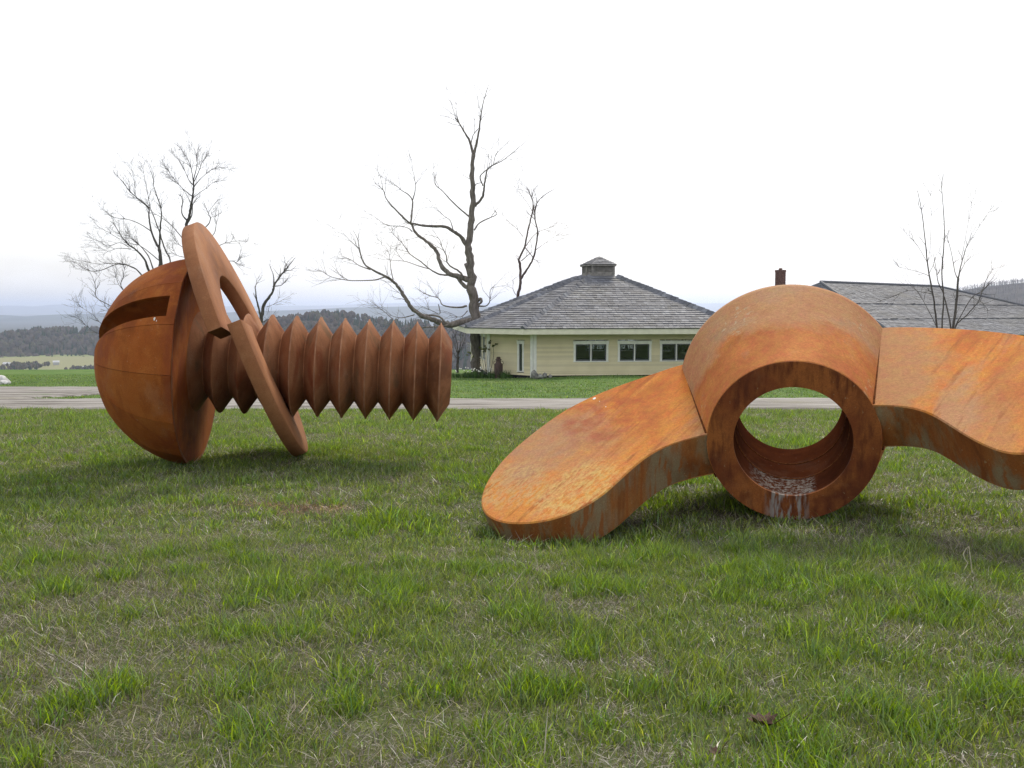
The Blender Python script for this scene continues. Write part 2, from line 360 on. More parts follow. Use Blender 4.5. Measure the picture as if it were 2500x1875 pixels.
# bare trees on the near right hill, trunks against the sky
hf, X = hE; mb = MB(); tw = MB()
nE = 3800; xa = rng.uniform((2150 - CX) / F * 1600, (2800 - CX) / F * 1600, nE); ya = 1600 - 450 * rng.random(nE) ** 1.5 + 16; za = hf(xa[None, :], ya[None, :])[0]
for i in range(nE):
    h = random.uniform(5, 9.5); l = Vector((random.uniform(-.06, .06), random.uniform(-.06, .06), 1)); b_ = Vector((float(xa[i]), float(ya[i]), float(za[i]) - .6))
    mb.tube([b_, b_ + l * h * .6, b_ + l * h], [.2, .14, .06], 3, False)
    for k in range(9):
        f_ = random.uniform(.35, .95); a_ = b_ + l * h * f_; w_ = random.random() * 6.3; e_ = a_ + Vector((math.cos(w_) * .42, math.sin(w_) * .42, .7)) * (h * .40 * (1.25 - f_))
        tw.tube([a_, e_], [.13, .06], 3, False)
root = mb.build('hill_wood', M['bare_wood'], None, recalc=False); tag(root, 'bare grey wood on the hillside behind the long shingled roof', 'wood', kind='stuff'); tw.build('twigs', M['bare_wood'], root, recalc=False)['kind'] = 'stuff'
# hedgerow trees between the valley fields
ba, cn = MB(), MB()
for i in range(1500):
    px_ = random.uniform(-120, 430); y_ = random.uniform(1000, 1110); x_ = (px_ - CX) / F * y_
    if fbm(np.array([x_ / 25]), np.array([y_ / 45]), 88, 2)[0] < .60: continue
    z_ = H1(x_, y_); h = random.uniform(2, 5.5)
    if random.random() < .35: cone(cn, (x_, y_, z_), h, h * .55)
    else: blob(ba, (x_, y_, z_), h, h * .8, 0)
root = ba.build('hedgerow', M['bare_wood'], None, recalc=False); tag(root, 'scattered hedgerow trees between the valley fields at far left', 'hedgerow', kind='stuff'); cn.build('conifers', M['conifer'], root, recalc=False)['kind'] = 'stuff'
M['white'] = plain('white_paint', (.5, .5, .5), .6, .06, 3); M['greyroof'] = plain('grey_roof', (.55, .55, .58), .6, .1, .5)
def farmhouse(px_, py_, Y, w, d, h, rz, label):
    c_ = at(px_, py_, Y); c_.z = min(c_.z, H1(c_.x, c_.y) + .2) if False else c_.z
    r = empty('farmhouse', c_, label, 'farmhouse', 'farm buildings in the valley'); r.rotation_euler.z = 0
    a = Vector((math.cos(rz), math.sin(rz), 0)); b = Vector((-a.y, a.x, 0)); u = Vector((0, 0, 1))
    MB().box(c_ + u * (h / 2 - 4), a * w / 2, b * d / 2, u * (h / 2 + 4)).build('wall', M['white'], r)
    top = c_ + u * h; e = a * (w / 2 + .4); k = b * (d / 2 + .5)
    MB().add([top - e - k, top + e - k, top + e + k, top - e + k, top - e + u * d * .38, top + e + u * d * .38], [(0, 1, 5, 4), (2, 3, 4, 5), (0, 4, 3), (1, 2, 5), (0, 3, 2, 1)]).build('roof', M['greyroof'], r)
farmhouse(17, 893, 1090, 7, 5, 2.2, .1, 'tiny white roofed farmhouse at the far left edge of the valley')
farmhouse(137, 890, 1110, 6, 5, 2.6, .5, 'tiny pale farmhouse among the valley hedgerow trees')
farmhouse(204, 899, 1040, 3, 2.5, 1.2, .2, 'smallest white shed in the valley next to the giant bolt head')

# the air: one closed box of even haze
hz = MB().box((0, 10350, -32), (9600, 0, 0), (0, 11350, 0), (0, 0, 140))
m = bpy.data.materials.new('haze'); m.use_nodes = True; t = m.node_tree; t.nodes.clear()
pv = t.nodes.new('ShaderNodeVolumePrincipled'); ou = t.nodes.new('ShaderNodeOutputMaterial'); pv.inputs['Density'].default_value = 1.4e-4
pv.inputs['Color'].default_value = (.67, .765, 1, 1); pv.inputs['Anisotropy'].default_value = .6; t.links.new(pv.outputs[0], ou.inputs['Volume'])
tag(hz.build('haze', m, None), 'pale blue haze filling the valley air', 'haze', kind='stuff')

# ------------------------------------------------------------------ giant bolt
BC = Vector((-4.2258, 13.6330, .8519)); BR = 1.4543; baz, bel = .0854, -.0498
ba_ = Vector((math.cos(bel) * math.cos(baz), math.cos(bel) * math.sin(baz), math.sin(bel)))
bh_ = Vector((0, 0, 1)).cross(ba_).normalized(); bw_ = ba_.cross(bh_)
RIM = -.13; PIT = .3343; RT = .6987; OFF = -.1354
bolt = empty('bolt_sculpture', (BC.x, BC.y, BC.z - BR), 'giant rusted steel bolt with slotted domed head and threaded shank lying on grass', 'sculpture')
def dpt(th, ph, r): return BC - ba_ * (r * math.cos(th)) + (-bh_ * math.cos(ph) + bw_ * math.sin(ph)) * (r * math.sin(th))
THM = math.acos(-RIM / BR); SPH = R_(32.85)
rad = -bh_ * math.cos(SPH) + bw_ * math.sin(SPH); acr = bh_ * math.sin(SPH) + bw_ * math.cos(SPH)
endr = BR * math.sin(1.398)
def cut(o, cutter):
    md = o.modifiers.new('slot', 'BOOLEAN'); md.operation = 'DIFFERENCE'; md.solver = 'EXACT'; md.object = cutter
    dg = bpy.context.evaluated_depsgraph_get(); me = bpy.data.meshes.new_from_object(o.evaluated_get(dg)); o.modifiers.clear(); old = o.data; o.data = me; bpy.data.meshes.remove(old)
    me.shade_smooth(); me.set_sharp_from_angle(angle=R_(35))
cutter = MB().box(BC - ba_ * (BR * math.cos(1.398) + .95), rad * (BR * 1.1), acr * .153, ba_ * .95).build('cutter', M['dome'])
# solid core of the head
mb = MB(); nth = 26; nph = 72
for i in range(nth + 1):
    th = THM * i / nth
    for k in range(nph): mb.v.append(tuple(dpt(max(th, .004), 2 * math.pi * k / nph, BR - .06)))
for i in range(nth):
    for k in range(nph):
        k2 = (k + 1) % nph; mb.f.append((i * nph + k, i * nph + k2, (i + 1) * nph + k2, (i + 1) * nph + k)); mb.m.append(0)
mb.f.append(tuple(range(nph))[::-1]); mb.f.append(tuple(nth * nph + k for k in range(nph))); mb.m += [0, 0]
head = mb.build('head', M['dome'], bolt, 30); cut(head, cutter); FLAT = .4
# welded gores over the core
def gore(p0, p1, t0, t1, name, gap=.0028):
    mb = MB(); n, k = 22, 8
    for r in (BR, BR - .085):
        for i in range(n + 1):
            th = t0 + (t1 - t0) * i / n; gp = gap / (BR * max(math.sin(th), .03))
            a_, b_ = dpt(th, p0 + gp, r), dpt(th, p1 - gp, r)
            for j in range(k + 1): mb.v.append(tuple(dpt(th, p0 + gp + (p1 - p0 - 2 * gp) * j / k, r).lerp(a_.lerp(b_, j / k), FLAT)))
    s = (n + 1) * (k + 1); q = lambda i, j, l: l * s + i * (k + 1) + j
    for i in range(n):
        for j in range(k): mb.f += [(q(i, j, 0), q(i, j + 1, 0), q(i + 1, j + 1, 0), q(i + 1, j, 0)), (q(i, j, 1), q(i + 1, j, 1), q(i + 1, j + 1, 1), q(i, j + 1, 1))]
    for i in range(n): mb.f += [(q(i, 0, 0), q(i + 1, 0, 0), q(i + 1, 0, 1), q(i, 0, 1)), (q(i, k, 1), q(i + 1, k, 1), q(i + 1, k, 0), q(i, k, 0))]
    for j in range(k): mb.f += [(q(0, j, 0), q(0, j, 1), q(0, j + 1, 1), q(0, j + 1, 0)), (q(n, j, 1), q(n, j, 0), q(n, j + 1, 0), q(n, j + 1, 1))]
    mb.m = [0] * len(mb.f); o = mb.build(name, M['dome'], head, 35)
    mid = (p0 + p1) / 2; w = 2 * math.pi / 14
    d = min(abs((mid - SPH + math.pi / 2) % math.pi - math.pi / 2), 9)
    if d < w * 1.1 or t0 < .3: cut(o, cutter)
    return o
for i in range(14): gore(R_(-3.9) + 2 * math.pi * i / 14, R_(-3.9) + 2 * math.pi * (i + 1) / 14, .20, THM - .004, 'steel_plate')
# underside of the head: shallow hollow cone
MB().lathe([(RIM - .05, .30), (RIM - .045, .55), (RIM - .015, 1.05), (RIM + .004, BR * math.sin(THM) - .012), (RIM - .02, BR * math.sin(THM) - .03)], BC, ba_, 96).build('underside', M['thread'], bolt, 40)
MB().lathe([(OFF - .12, .44), (OFF + PIT * 10.48, .44)], BC, ba_, 48).build('shank', M['thread'], bolt, 40)
for i in range(11):
    c_ = OFF + PIT * i; rd = .03 if i < 3 else .006
    pr = [(c_ - PIT / 2 + .002, .462), (c_ - rd, RT - rd * 1.35), (c_ - rd * .4, RT - rd * .25), (c_, RT), (c_ + rd * .4, RT - rd * .25), (c_ + rd, RT - rd * 1.35), (c_ + PIT / 2 - .002, .462 if i < 10 else .445)]
    if i == 0: pr = [(c_, .40), (c_ + .001, RT), (c_ + rd * .4, RT - rd * .25), (c_ + rd, RT - rd * 1.35), (c_ + PIT / 2 - .002, .462)]
    MB().lathe(pr, BC, ba_, 80).build('thread', M['thread'], bolt, 35)
    if i > 2: MB().lathe([(c_ - .011, RT - .012), (c_ - .006, RT + .004), (c_ + .006, RT + .004), (c_ + .011, RT - .012)], BC, ba_, 80, cap=False).build('weld_bead', M['crest'], bolt, 60)
    if i < 10: MB().lathe([(c_ + PIT / 2 - .008, .45), (c_ + PIT / 2 - .008, .468), (c_ + PIT / 2 + .008, .468), (c_ + PIT / 2 + .008, .45)], BC, ba_, 64, cap=False).build('weld_bead', M['thread'], bolt, 40)
bpy.data.objects.remove(cutter)
def splat(q, n, r, parent, rag=.5, el=(1, 1), dn=None):
    """thin dried dropping lying on a surface at q with normal n"""
    n = n.normalized(); a = dn - n * n.dot(dn) if dn else n.orthogonal(); a.normalize(); b = n.cross(a); k = 11; vs = [q + n * .004]
    for i in range(k): w = 2 * math.pi * i / k; rr = r * random.uniform(1 - rag, 1); vs.append(q + n * .0012 + a * math.cos(w) * rr * el[0] + b * math.sin(w) * rr * el[1])
    MB().add(vs, [(0, 1 + i, 1 + (i + 1) % k) for i in range(k)]).build('bird_dropping', M['drop'], parent, recalc=False)
def sph_hit(px, py):
    d = ray(px, py).normalized(); q = BC - EYE; tt = q.dot(d) - math.sqrt(max(0, q.dot(d) ** 2 - q.length_squared + BR ** 2)); return EYE + d * tt
for (px, py, r) in ((377, 779, .022), (382, 783, .010), (459, 652, .012)):
    q = sph_hit(px, py); splat(q, q - BC, r, head, .4, (1.5, .7), Vector((0, 0, -1)))

# ------------------------------------------------------------------ split washer
WC = Vector((-3.6619, 13.6813, 1.1461)); waz, wel, WP, WRO, WRI, WT, WTC = .1469, .3799, .2466, 1.7403, .9534, .1765, .1472
wn = Vector((math.cos(wel) * math.cos(waz), math.cos(wel) * math.sin(waz), math.sin(wel)))
wfar = Vector((0, 0, 1)).cross(wn).normalized(); wup = wn.cross(wfar); wnr = -wfar
mb = MB(); n = 128; ch = .012
for i in range(n + 1):
    tt = WTC + 2 * math.pi * i / n; e = wnr * math.cos(tt) + wup * math.sin(tt); c_ = WC + wn * (WP * (tt - math.pi) / (2 * math.pi))
    for (r, a) in ((WRO, -WT / 2 + ch), (WRO, WT / 2 - ch), (WRO - ch, WT / 2), (WRI + ch, WT / 2), (WRI, WT / 2 - ch), (WRI, -WT / 2 + ch), (WRI + ch, -WT / 2), (WRO - ch, -WT / 2)): mb.v.append(tuple(c_ + e * r + wn * a))
for i in range(n):
    for k in range(8): k2 = (k + 1) % 8; mb.f.append((i * 8 + k, i * 8 + k2, (i + 1) * 8 + k2, (i + 1) * 8 + k)); mb.m.append(0)
mb.f += [tuple(range(8))[::-1], tuple(n * 8 + k for k in range(8))]; mb.m += [0, 0]
ws = empty('split_washer', (WC.x, WC.y, WC.z - 1.6), 'huge rusted split ring washer leaning against the bolt head around the threads', 'sculpture')
mb.build('ring', M['washer'], ws, 50)

# ------------------------------------------------------------------ giant wing nut
NH = Vector((2.6008, 9.0421, .3601)); naz, nel = -.24256, -.22114; NRS, NRB, NL, NRH, NLH = .7838, 1.1505, 1.6445, .536, 1.2414
na = Vector((math.sin(naz) * math.cos(nel), -math.cos(naz) * math.cos(nel), math.sin(nel))); nu = na.cross(Vector((0, 0, 1))).normalized(); nb = nu.cross(na)
ro = math.atan(.222); u1 = nu * math.cos(ro) - nb * math.sin(ro); b1 = nu * math.sin(ro) + nb * math.cos(ro)
tl = R_(9.57); nv = na * math.cos(tl) - b1 * math.sin(tl); nn = na * math.sin(tl) + b1 * math.cos(tl); top0 = NH + b1 * .2226
nut = empty('wing_nut_sculpture', (NH.x, NH.y, -.40), 'giant orange rusted steel wing nut with round hub and two broad wings', 'sculpture')
# hub: cone shell, front ring, bore
hub_o = MB().lathe([(-.004, NRS - .012), (-.012, NRS), (-NL + .095, NRB), (-NL + .085, NRB + .004), (-NL, NRB + .004), (-NL, NRB - .2), (-NLH - .02, NRH + .06), (-NLH - .02, NRH + .012)], NH, na, 128, cap=False).build('hub', M['hub'], nut, 28)
def ringface(r0, r1, z, name, material):
    mb = MB(); k = 128; a = nu; d = nb
    for (r, zz) in ((r1, z - .03), (r1, z), (r0, z), (r0, z - .03)):
        for i in range(k): w = 2 * math.pi * i / k; mb.v.append(tuple(NH + na * zz + (a * math.cos(w) + d * math.sin(w)) * r))
    for j in range(4):
        for i in range(k): i2 = (i + 1) % k; j2 = (j + 1) % 4; mb.f.append((j * k + i, j * k + i2, j2 * k + i2, j2 * k + i)); mb.m.append(0)
    return mb.build(name, material, nut, 35)
def coords(t, o_, ax_, ay_, az_):
    """position in a local frame of the sculpture"""
    g = N(t, 'ShaderNodeNewGeometry').outputs['Position']; cb = N(t, 'ShaderNodeCombineXYZ')
    for i, a in enumerate((ax_, ay_, az_)):
        d = N(t, 'ShaderNodeVectorMath', operation='DOT_PRODUCT'); t.links.new(g, d.inputs[0]); d.inputs[1].default_value = a
        q = N(t, 'ShaderNodeMath', operation='SUBTRACT'); t.links.new(d.outputs['Value'], q.inputs[0]); q.inputs[1].default_value = o_.dot(a); t.links.new(q.outputs[0], cb.inputs[i])
    return cb.outputs[0], g
def finish(t, p, c, g, rough=.8, spec=.08):
    f1 = noise(t, g, 160, 3, .7); f2 = noise(t, g, 38, 5, .7); f3 = noise(t, g, 9, 4, .6)
    hs = N(t, 'ShaderNodeHueSaturation'); t.links.new(c, hs.inputs['Color']); t.links.new(mrange(t, f1, .25, .75, .72, 1.28), hs.inputs['Value']); c = hs.outputs[0]
    hs = N(t, 'ShaderNodeHueSaturation'); t.links.new(c, hs.inputs['Color']); t.links.new(mrange(t, f2, .3, .7, .80, 1.2), hs.inputs['Value']); t.links.new(mrange(t, f3, .3, .7, .488, .512), hs.inputs['Hue']); c = hs.outputs[0]
    t.links.new(c, p.inputs['Base Color']); p.inputs['Roughness'].default_value = rough; p.inputs['Specular IOR Level'].default_value = spec; bump(t, p, mixc(t, .5, f1, f2), .10, .01)
def wing_material():
    m, t, p = mat('rust_wing_face'); fall = (-U3 + nn * U3.dot(nn)).normalized(); acx = nn.cross(fall)
    v, g = coords(t, top0, acx, fall, nn)
    c = ramp(t, noise(t, v, .9, 4, .55, mapscale=(1, .45, 1), dist=.6), [(.30, (.27, .082, .020)), (.43, (.42, .138, .026)), (.56, (.45, .175, .038)), (.70, (.36, .16, .060))])
    c = mixc(t, mrange(t, noise(t, v, 1.1, 6, .6, mapscale=(1, .4, 1), dist=.4), .56, .66, 0, .8), c, (.33, .185, .10))          # grey tan bloom
    c = mixc(t, mrange(t, noise(t, v, 1.35, 6, .62, mapscale=(1.3, .38, 1), dist=.3), .57, .66, 0, .4), c, (.27, .070, .022))      # dark red scale
    s1 = noise(t, v, 9, 5, .6, mapscale=(1, .10, 1)); c = mixc(t, mrange(t, s1, .56, .66, 0, .6), c, (.20, .058, .018))
    s2 = noise(t, v, 5, 5, .6, mapscale=(1, .09, 1)); c = mixc(t, mrange(t, s2, .57, .70, 0, .7), c, (.50, .22, .045))
    def near_to(q0, ra, rb):
        """soft spot around plate point q0 = (along u1, along nv)"""
        c0 = top0 + u1 * q0[0] + nv * q0[1]; v2, _ = coords(t, c0, u1, nv, nn); mp = N(t, 'ShaderNodeMapping'); mp.inputs['Scale'].default_value = (1 / ra, 1 / rb, 0); t.links.new(v2, mp.inputs['Vector'])
        l = N(t, 'ShaderNodeVectorMath', operation='LENGTH'); t.links.new(mp.outputs[0], l.inputs[0]); ad = N(t, 'ShaderNodeMath', operation='MULTIPLY_ADD'); t.links.new(noise(t, v, 2.4, 5, .6), ad.inputs[0]); ad.inputs[1].default_value = 1.4; t.links.new(l.outputs['Value'], ad.inputs[2]); return mrange(t, ad.outputs[0], 1.3, 1.75, 1, 0)
    def both(a_, b_):
        q = N(t, 'ShaderNodeMath', operation='MULTIPLY'); t.links.new(a_, q.inputs[0]); t.links.new(b_, q.inputs[1]); return q.outputs[0]
    c = mixc(t, both(near_to((-.95, -.8), .65, 1.3), mrange(t, noise(t, v, 3, 4), .3, .5, .6, .95)), c, (.33, .165, .072))
    c = mixc(t, both(near_to((2.45, -.35), .75, .8), mrange(t, noise(t, v, 3, 4), .3, .6, .3, .9)), c, (.30, .175, .10))
    c = mixc(t, both(near_to((1.75, -.75), .65, .7), mrange(t, noise(t, v, 6, 5), .35, .6, .1, .7)), c, (.28, .074, .028))
    fl = mrange(t, noise(t, v, 26, 6, .65, mapscale=(1, .4, 1)), .44, .56, 0, .75)
    c = mixc(t, both(near_to((1.95, .62), .55, .55), fl), c, (.46, .30, .11)); c = mixc(t, both(near_to((2.6, .35), .5, .5), fl), c, (.40, .25, .11))
    sc = noise(t, v, 34, 3, .6, mapscale=(1, .25, 1)); c = mixc(t, mrange(t, sc, .69, .73, 0, .5), c, (.46, .33, .18))
    hs0 = N(t, 'ShaderNodeHueSaturation', Value=1.16); t.links.new(c, hs0.inputs['Color']); c = hs0.outputs[0]
    finish(t, p, c, g); return m
def hub_material():
    m, t, p = mat('rust_hub_cone'); v, g = coords(t, NH, nu, nb, na); sp_ = N(t, 'ShaderNodeSeparateXYZ'); t.links.new(v, sp_.inputs[0])
    w = noise(t, v, 1.6, 6, .62, dist=.3); ad = N(t, 'ShaderNodeMath', operation='MULTIPLY_ADD'); t.links.new(w, ad.inputs[0]); ad.inputs[1].default_value = 1.1; t.links.new(sp_.outputs[2], ad.inputs[2])
    lo = ramp(t, noise(t, v, 2.2, 5, .6), [(.3, (.36, .120, .036)), (.6, (.48, .178, .052)), (.75, (.44, .19, .075))]); hi = ramp(t, noise(t, v, 1.5, 5, .6), [(.3, (.38, .17, .078)), (.5, (.43, .22, .105)), (.7, (.39, .235, .135))])
    c = mixc(t, mrange(t, ad.outputs[0], -.36, -.12, 1, 0), lo, hi)
    c = mixc(t, mrange(t, noise(t, v, 2.6, 6, .65, mapscale=(1, 1, .5)), .58, .70, 0, .6), c, (.30, .20, .12))
    k = N(t, 'ShaderNodeMath', operation='MULTIPLY'); t.links.new(mrange(t, noise(t, v, 14, 5, .65), .55, .62, 0, .75), k.inputs[0]); t.links.new(mrange(t, noise(t, v, 1.2, 2), .55, .66), k.inputs[1]); c = mixc(t, k.outputs[0], c, (.46, .38, .24))
    finish(t, p, c, g); return m
U3 = Vector((0, 0, 1)); M['nut'] = wing_material(); M['hub'] = hub_material(); hub_o.data.materials[0] = M['hub']
rm, t, p = rust('rust_front_ring', (.085, .026, .013), (.20, .058, .02), (.34, .12, .033), (.30, .20, .11), streak_dir=(7, 7, .35), streak=.8, pale_amt=.22)
# lime run-off stain below the bore: local coordinates across and up the ring face
g = N(t, 'ShaderNodeNewGeometry').outputs['Position']
def dotn(vec, off):
    d = N(t, 'ShaderNodeVectorMath', operation='DOT_PRODUCT'); t.links.new(g, d.inputs[0]); d.inputs[1].default_value = vec
    a = N(t, 'ShaderNodeMath', operation='SUBTRACT'); t.links.new(d.outputs['Value'], a.inputs[0]); a.inputs[1].default_value = off; return a.outputs[0]
cu = dotn(nu, NH.dot(nu)); cv = dotn(nb, NH.dot(nb))
cb = N(t, 'ShaderNodeCombineXYZ'); t.links.new(cu, cb.inputs[0]); t.links.new(cv, cb.inputs[1])
sn = noise(t, cb.outputs[0], 16, 5, .6, mapscale=(1, .16, 1)); ab = N(t, 'ShaderNodeMath', operation='ABSOLUTE'); sh = N(t, 'ShaderNodeMath', operation='SUBTRACT'); t.links.new(cu, sh.inputs[0]); sh.inputs[1].default_value = .03; t.links.new(sh.outputs[0], ab.inputs[0])
def mul(a, b):
    q = N(t, 'ShaderNodeMath', operation='MULTIPLY'); t.links.new(a, q.inputs[0]); t.links.new(b, q.inputs[1]); return q.outputs[0]
mask = mul(mrange(t, ab.outputs[0], .22, .12), mrange(t, cv, -.44, -.52)); mask = mul(mask, mrange(t, sn, .46, .56))
old = p.inputs['Base Color'].links[0].from_socket; t.links.new(mixc(t, mask, old, (.27, .255, .24)), p.inputs['Base Color']); p.inputs['Specular IOR Level'].default_value = .05
ringface(NRH, NRS - .006, .006, 'front_ring', rm)
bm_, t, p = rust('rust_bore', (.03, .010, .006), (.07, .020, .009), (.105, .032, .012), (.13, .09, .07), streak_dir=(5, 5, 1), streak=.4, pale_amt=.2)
g = N(t, 'ShaderNodeNewGeometry').outputs['Position']; cv = dotn(nb, NH.dot(nb)); ca = dotn(na, NH.dot(na)); cu = dotn(nu, NH.dot(nu))
mask = mul(mrange(t, cv, -.36, -.48), mrange(t, noise(t, g, 30, 5, .7), .46, .58)); mask = mul(mask, mrange(t, ca, -.46, -.38)); mask = mul(mask, mrange(t, cu, -.24, -.19)); p.inputs['Specular IOR Level'].default_value = 0
old = p.inputs['Base Color'].links[0].from_socket; t.links.new(mixc(t, mask, old, (.20, .185, .175)), p.inputs['Base Color'])
for k, (z0, z1) in enumerate(((-.0, -.40), (-.408, -.80), (-.808, -NLH))):
    MB().lathe([(z0 - .026, NRH), (z1, NRH), (z1, NRH + .02), (z0 - .026, NRH + .02), (z0 - .026, NRH)], NH, na, 96, cap=False).build('bore_band', bm_, nut, 40)
    if k: MB().lathe([(z0 - .014, NRH + .01), (z0 - .008, NRH - .006), (z0 + .006, NRH - .006), (z0 + .012, NRH + .01)], NH, na, 96, cap=False).build('weld_bead', M['weld'], nut, 40)
Lw = [(.60, -1.70), (1.037, -1.70), (1.436, -1.565), (1.798, -1.437), (2.064, -1.30), (2.317, -1.105), (2.51, -.86), (2.693, -.575), (2.842, -.28), (2.93, .028), (2.955, .289), (2.935, .53), (2.862, .735), (2.741, .89), (2.58, 1.0), (2.386, 1.06), (2.188, 1.075), (2.003, 1.034), (1.826, .931), (1.672, .772), (1.556, .584), (1.438, .39), (1.313, .22), (1.162, .1), (.968, .03), (.773, .0), (.60, -.01)]
Rw = [(-.60, -1.70), (-1.0, -1.64), (-1.218, -1.55), (-1.504, -1.38), (-1.707, -1.245), (-1.902, -1.10), (-2.056, -.97), (-2.205, -.83), (-2.42, -.56), (-2.56, -.25), (-2.63, .08), (-2.62, .42), (-2.53, .73), (-2.36, .98), (-2.14, 1.13), (-1.9, 1.19), (-1.72, 1.185), (-1.614, 1.145), (-1.529, 1.06), (-1.44, .917), (-1.354, .739), (-1.272, .53), (-1.166, .30), (-1.037, .15), (-.88, .055), (-.747, .0), (-.60, -.01)]
def smooth_poly(P, it=2):
    for _ in range(it):
        Q = [P[0]]
        for i in range(len(P) - 1):
            a, b = P[i], P[i + 1]; Q += [(a[0] * .75 + b[0] * .25, a[1] * .75 + b[1] * .25), (a[0] * .25 + b[0] * .75, a[1] * .25 + b[1] * .75)]
        Q.append(P[-1]); P = Q
    return P
def wing(P, label):
    P = smooth_poly(P, 2); n = len(P); cxm = sum(q[0] for q in P) / n; cym = sum(q[1] for q in P) / n; mb = MB(); b = .012
    th = lambda u_: .44 - (.05 if u_ > 0 else .11) * max(0, min(abs(u_), 2.2) - .8)
    def ring(off, dz):
        for (x_, y_) in P:
            dx, dy = cxm - x_, cym - y_; l = math.hypot(dx, dy); x2, y2 = x_ + dx / l * off, y_ + dy / l * off
            mb.v.append(tuple(top0 + u1 * x2 + nv * y2 - nn * (dz if dz < .2 else dz - .44 + th(x_))))
    ring(b, 0); ring(0, b); ring(0, .44 - b); ring(b, .44)
    for k in range(3):
        for i in range(n): j = (i + 1) % n; mb.f.append((k * n + i, k * n + j, (k + 1) * n + j, (k + 1) * n + i)); mb.m.append(1 if k == 1 else 0)
    mb.f += [tuple(range(n))[::-1], tuple(3 * n + i for i in range(n))]; mb.m += [0, 1]
    o = mb.build('wing', [M['nut'], M['edge']], nut, 30); o['label'] = label; return o
wl = wing(Lw, 'wing sloping down to rest its rounded tip in the grass'); wr = wing(Rw, 'raised wing running out of the picture')
def plane_hit(px, py):
    d = ray(px, py); return EYE + d * ((top0 - EYE).dot(nn) / d.dot(nn))
for (px, py, r, e) in ((1451, 973, .022, (1, 1.5)), (1464, 980, .006, (1, 1.5)), (1479, 993, .007, (1, 2))):
    splat(plane_hit(px, py), nn, r, wl, .4, e, u1)
# weld beads where wings meet the hub
for s in (1, -1):
    for dz in (0, .44):
        pts = []
        for k in range(15):
            s_ = -.02 - 1.55 * k / 14; r = NRS + (NRB - NRS) * (-s_ / NL) + .004
            base = NH + na * s_; off = (top0 - nn * dz - base).dot(nn) / b1.dot(nn)
            uu = math.sqrt(max(r * r - off * off, .01)); pts.append(base + b1 * off + u1 * s * uu)
        MB().tube(pts, [.011] * 15, 6).build('weld_bead', M['weld'], nut, 60)

# ------------------------------------------------------------------ eight sided shingled house
U = Vector((0, 0, 1))
m, t, p = mat('clapboard'); g = N(t, 'ShaderNodeNewGeometry'); pp = g.outputs['Position']
c = ramp(t, noise(t, pp, 1.2, 5), [(.3, (.63, .565, .36)), (.7, (.71, .645, .43))]); c = mixc(t, mrange(t, noise(t, pp, 8, 4, .6, mapscale=(1, 1, 4)), .4, .8, 0, .2), c, (.52, .47, .32))
hv = N(t, 'ShaderNodeHueSaturation'); t.links.new(c, hv.inputs['Color']); t.links.new(mrange(t, g.outputs['Random Per Island'], 0, 1, .9, 1.08), hv.inputs['Value']); t.links.new(hv.outputs[0], p.inputs['Base Color']); p.inputs['Roughness'].default_value = .55; M['clap'] = m
M['trim'] = plain('cream_trim', (.72, .70, .56), .5, .05, 4); M['trimw'] = plain('white_trim', (.74, .74, .68), .5, .05, 4)
M['sash'] = plain('grey_sash', (.10, .11, .12), .5, .1, 5); M['cupola'] = plain('grey_cupola', (.27, .255, .235), .8, .2, 5); M['louvre'] = plain('dark_louvre', (.11, .105, .10), .8, .2, 5)
M['found'] = plain('dark_foundation', (.05, .05, .055), .9, .2, 3); M['inside'] = plain('dim_room', (.20, .19, .17), .8, .2, 1)
def shingle_mat(name, lo, mid, hi):
    m, t, p = mat(name); r = N(t, 'ShaderNodeNewGeometry'); pp = r.outputs['Position']
    c = ramp(t, r.outputs['Random Per Island'], [(.02, lo), (.45, mid), (.80, mid), (.98, hi)])
    c = mixc(t, mrange(t, noise(t, pp, 6, 5, .65), .4, .75, 0, .5), c, lo)
    c = mixc(t, mrange(t, noise(t, pp, .7, 4, .6), .5, .7, 0, .35), c, (.14, .135, .11))
    t.links.new(c, p.inputs['Base Color']); p.inputs['Roughness'].default_value = .75; p.inputs['Specular IOR Level'].default_value = .35; return m
M['shing'] = shingle_mat('weathered_shingles', (.085, .09, .108), (.145, .152, .178), (.235, .246, .275))
m, t, p = mat('window_glass'); p.inputs['Base Color'].default_value = (.9, .95, .95, 1); p.inputs['Roughness'].default_value = .03
gl = N(t, 'ShaderNodeBsdfGlossy', Roughness=.02); tr = N(t, 'ShaderNodeBsdfTransparent'); tr.inputs[0].default_value = (.82, .86, .84, 1); fr = N(t, 'ShaderNodeFresnel', IOR=1.5); ms = N(t, 'ShaderNodeMixShader')
t.links.new(fr.outputs[0], ms.inputs[0]); t.links.new(tr.outputs[0], ms.inputs[1]); t.links.new(gl.outputs[0], ms.inputs[2]); t.links.new(ms.outputs[0], t.nodes['Material Output'].inputs['Surface']); M['glass'] = m

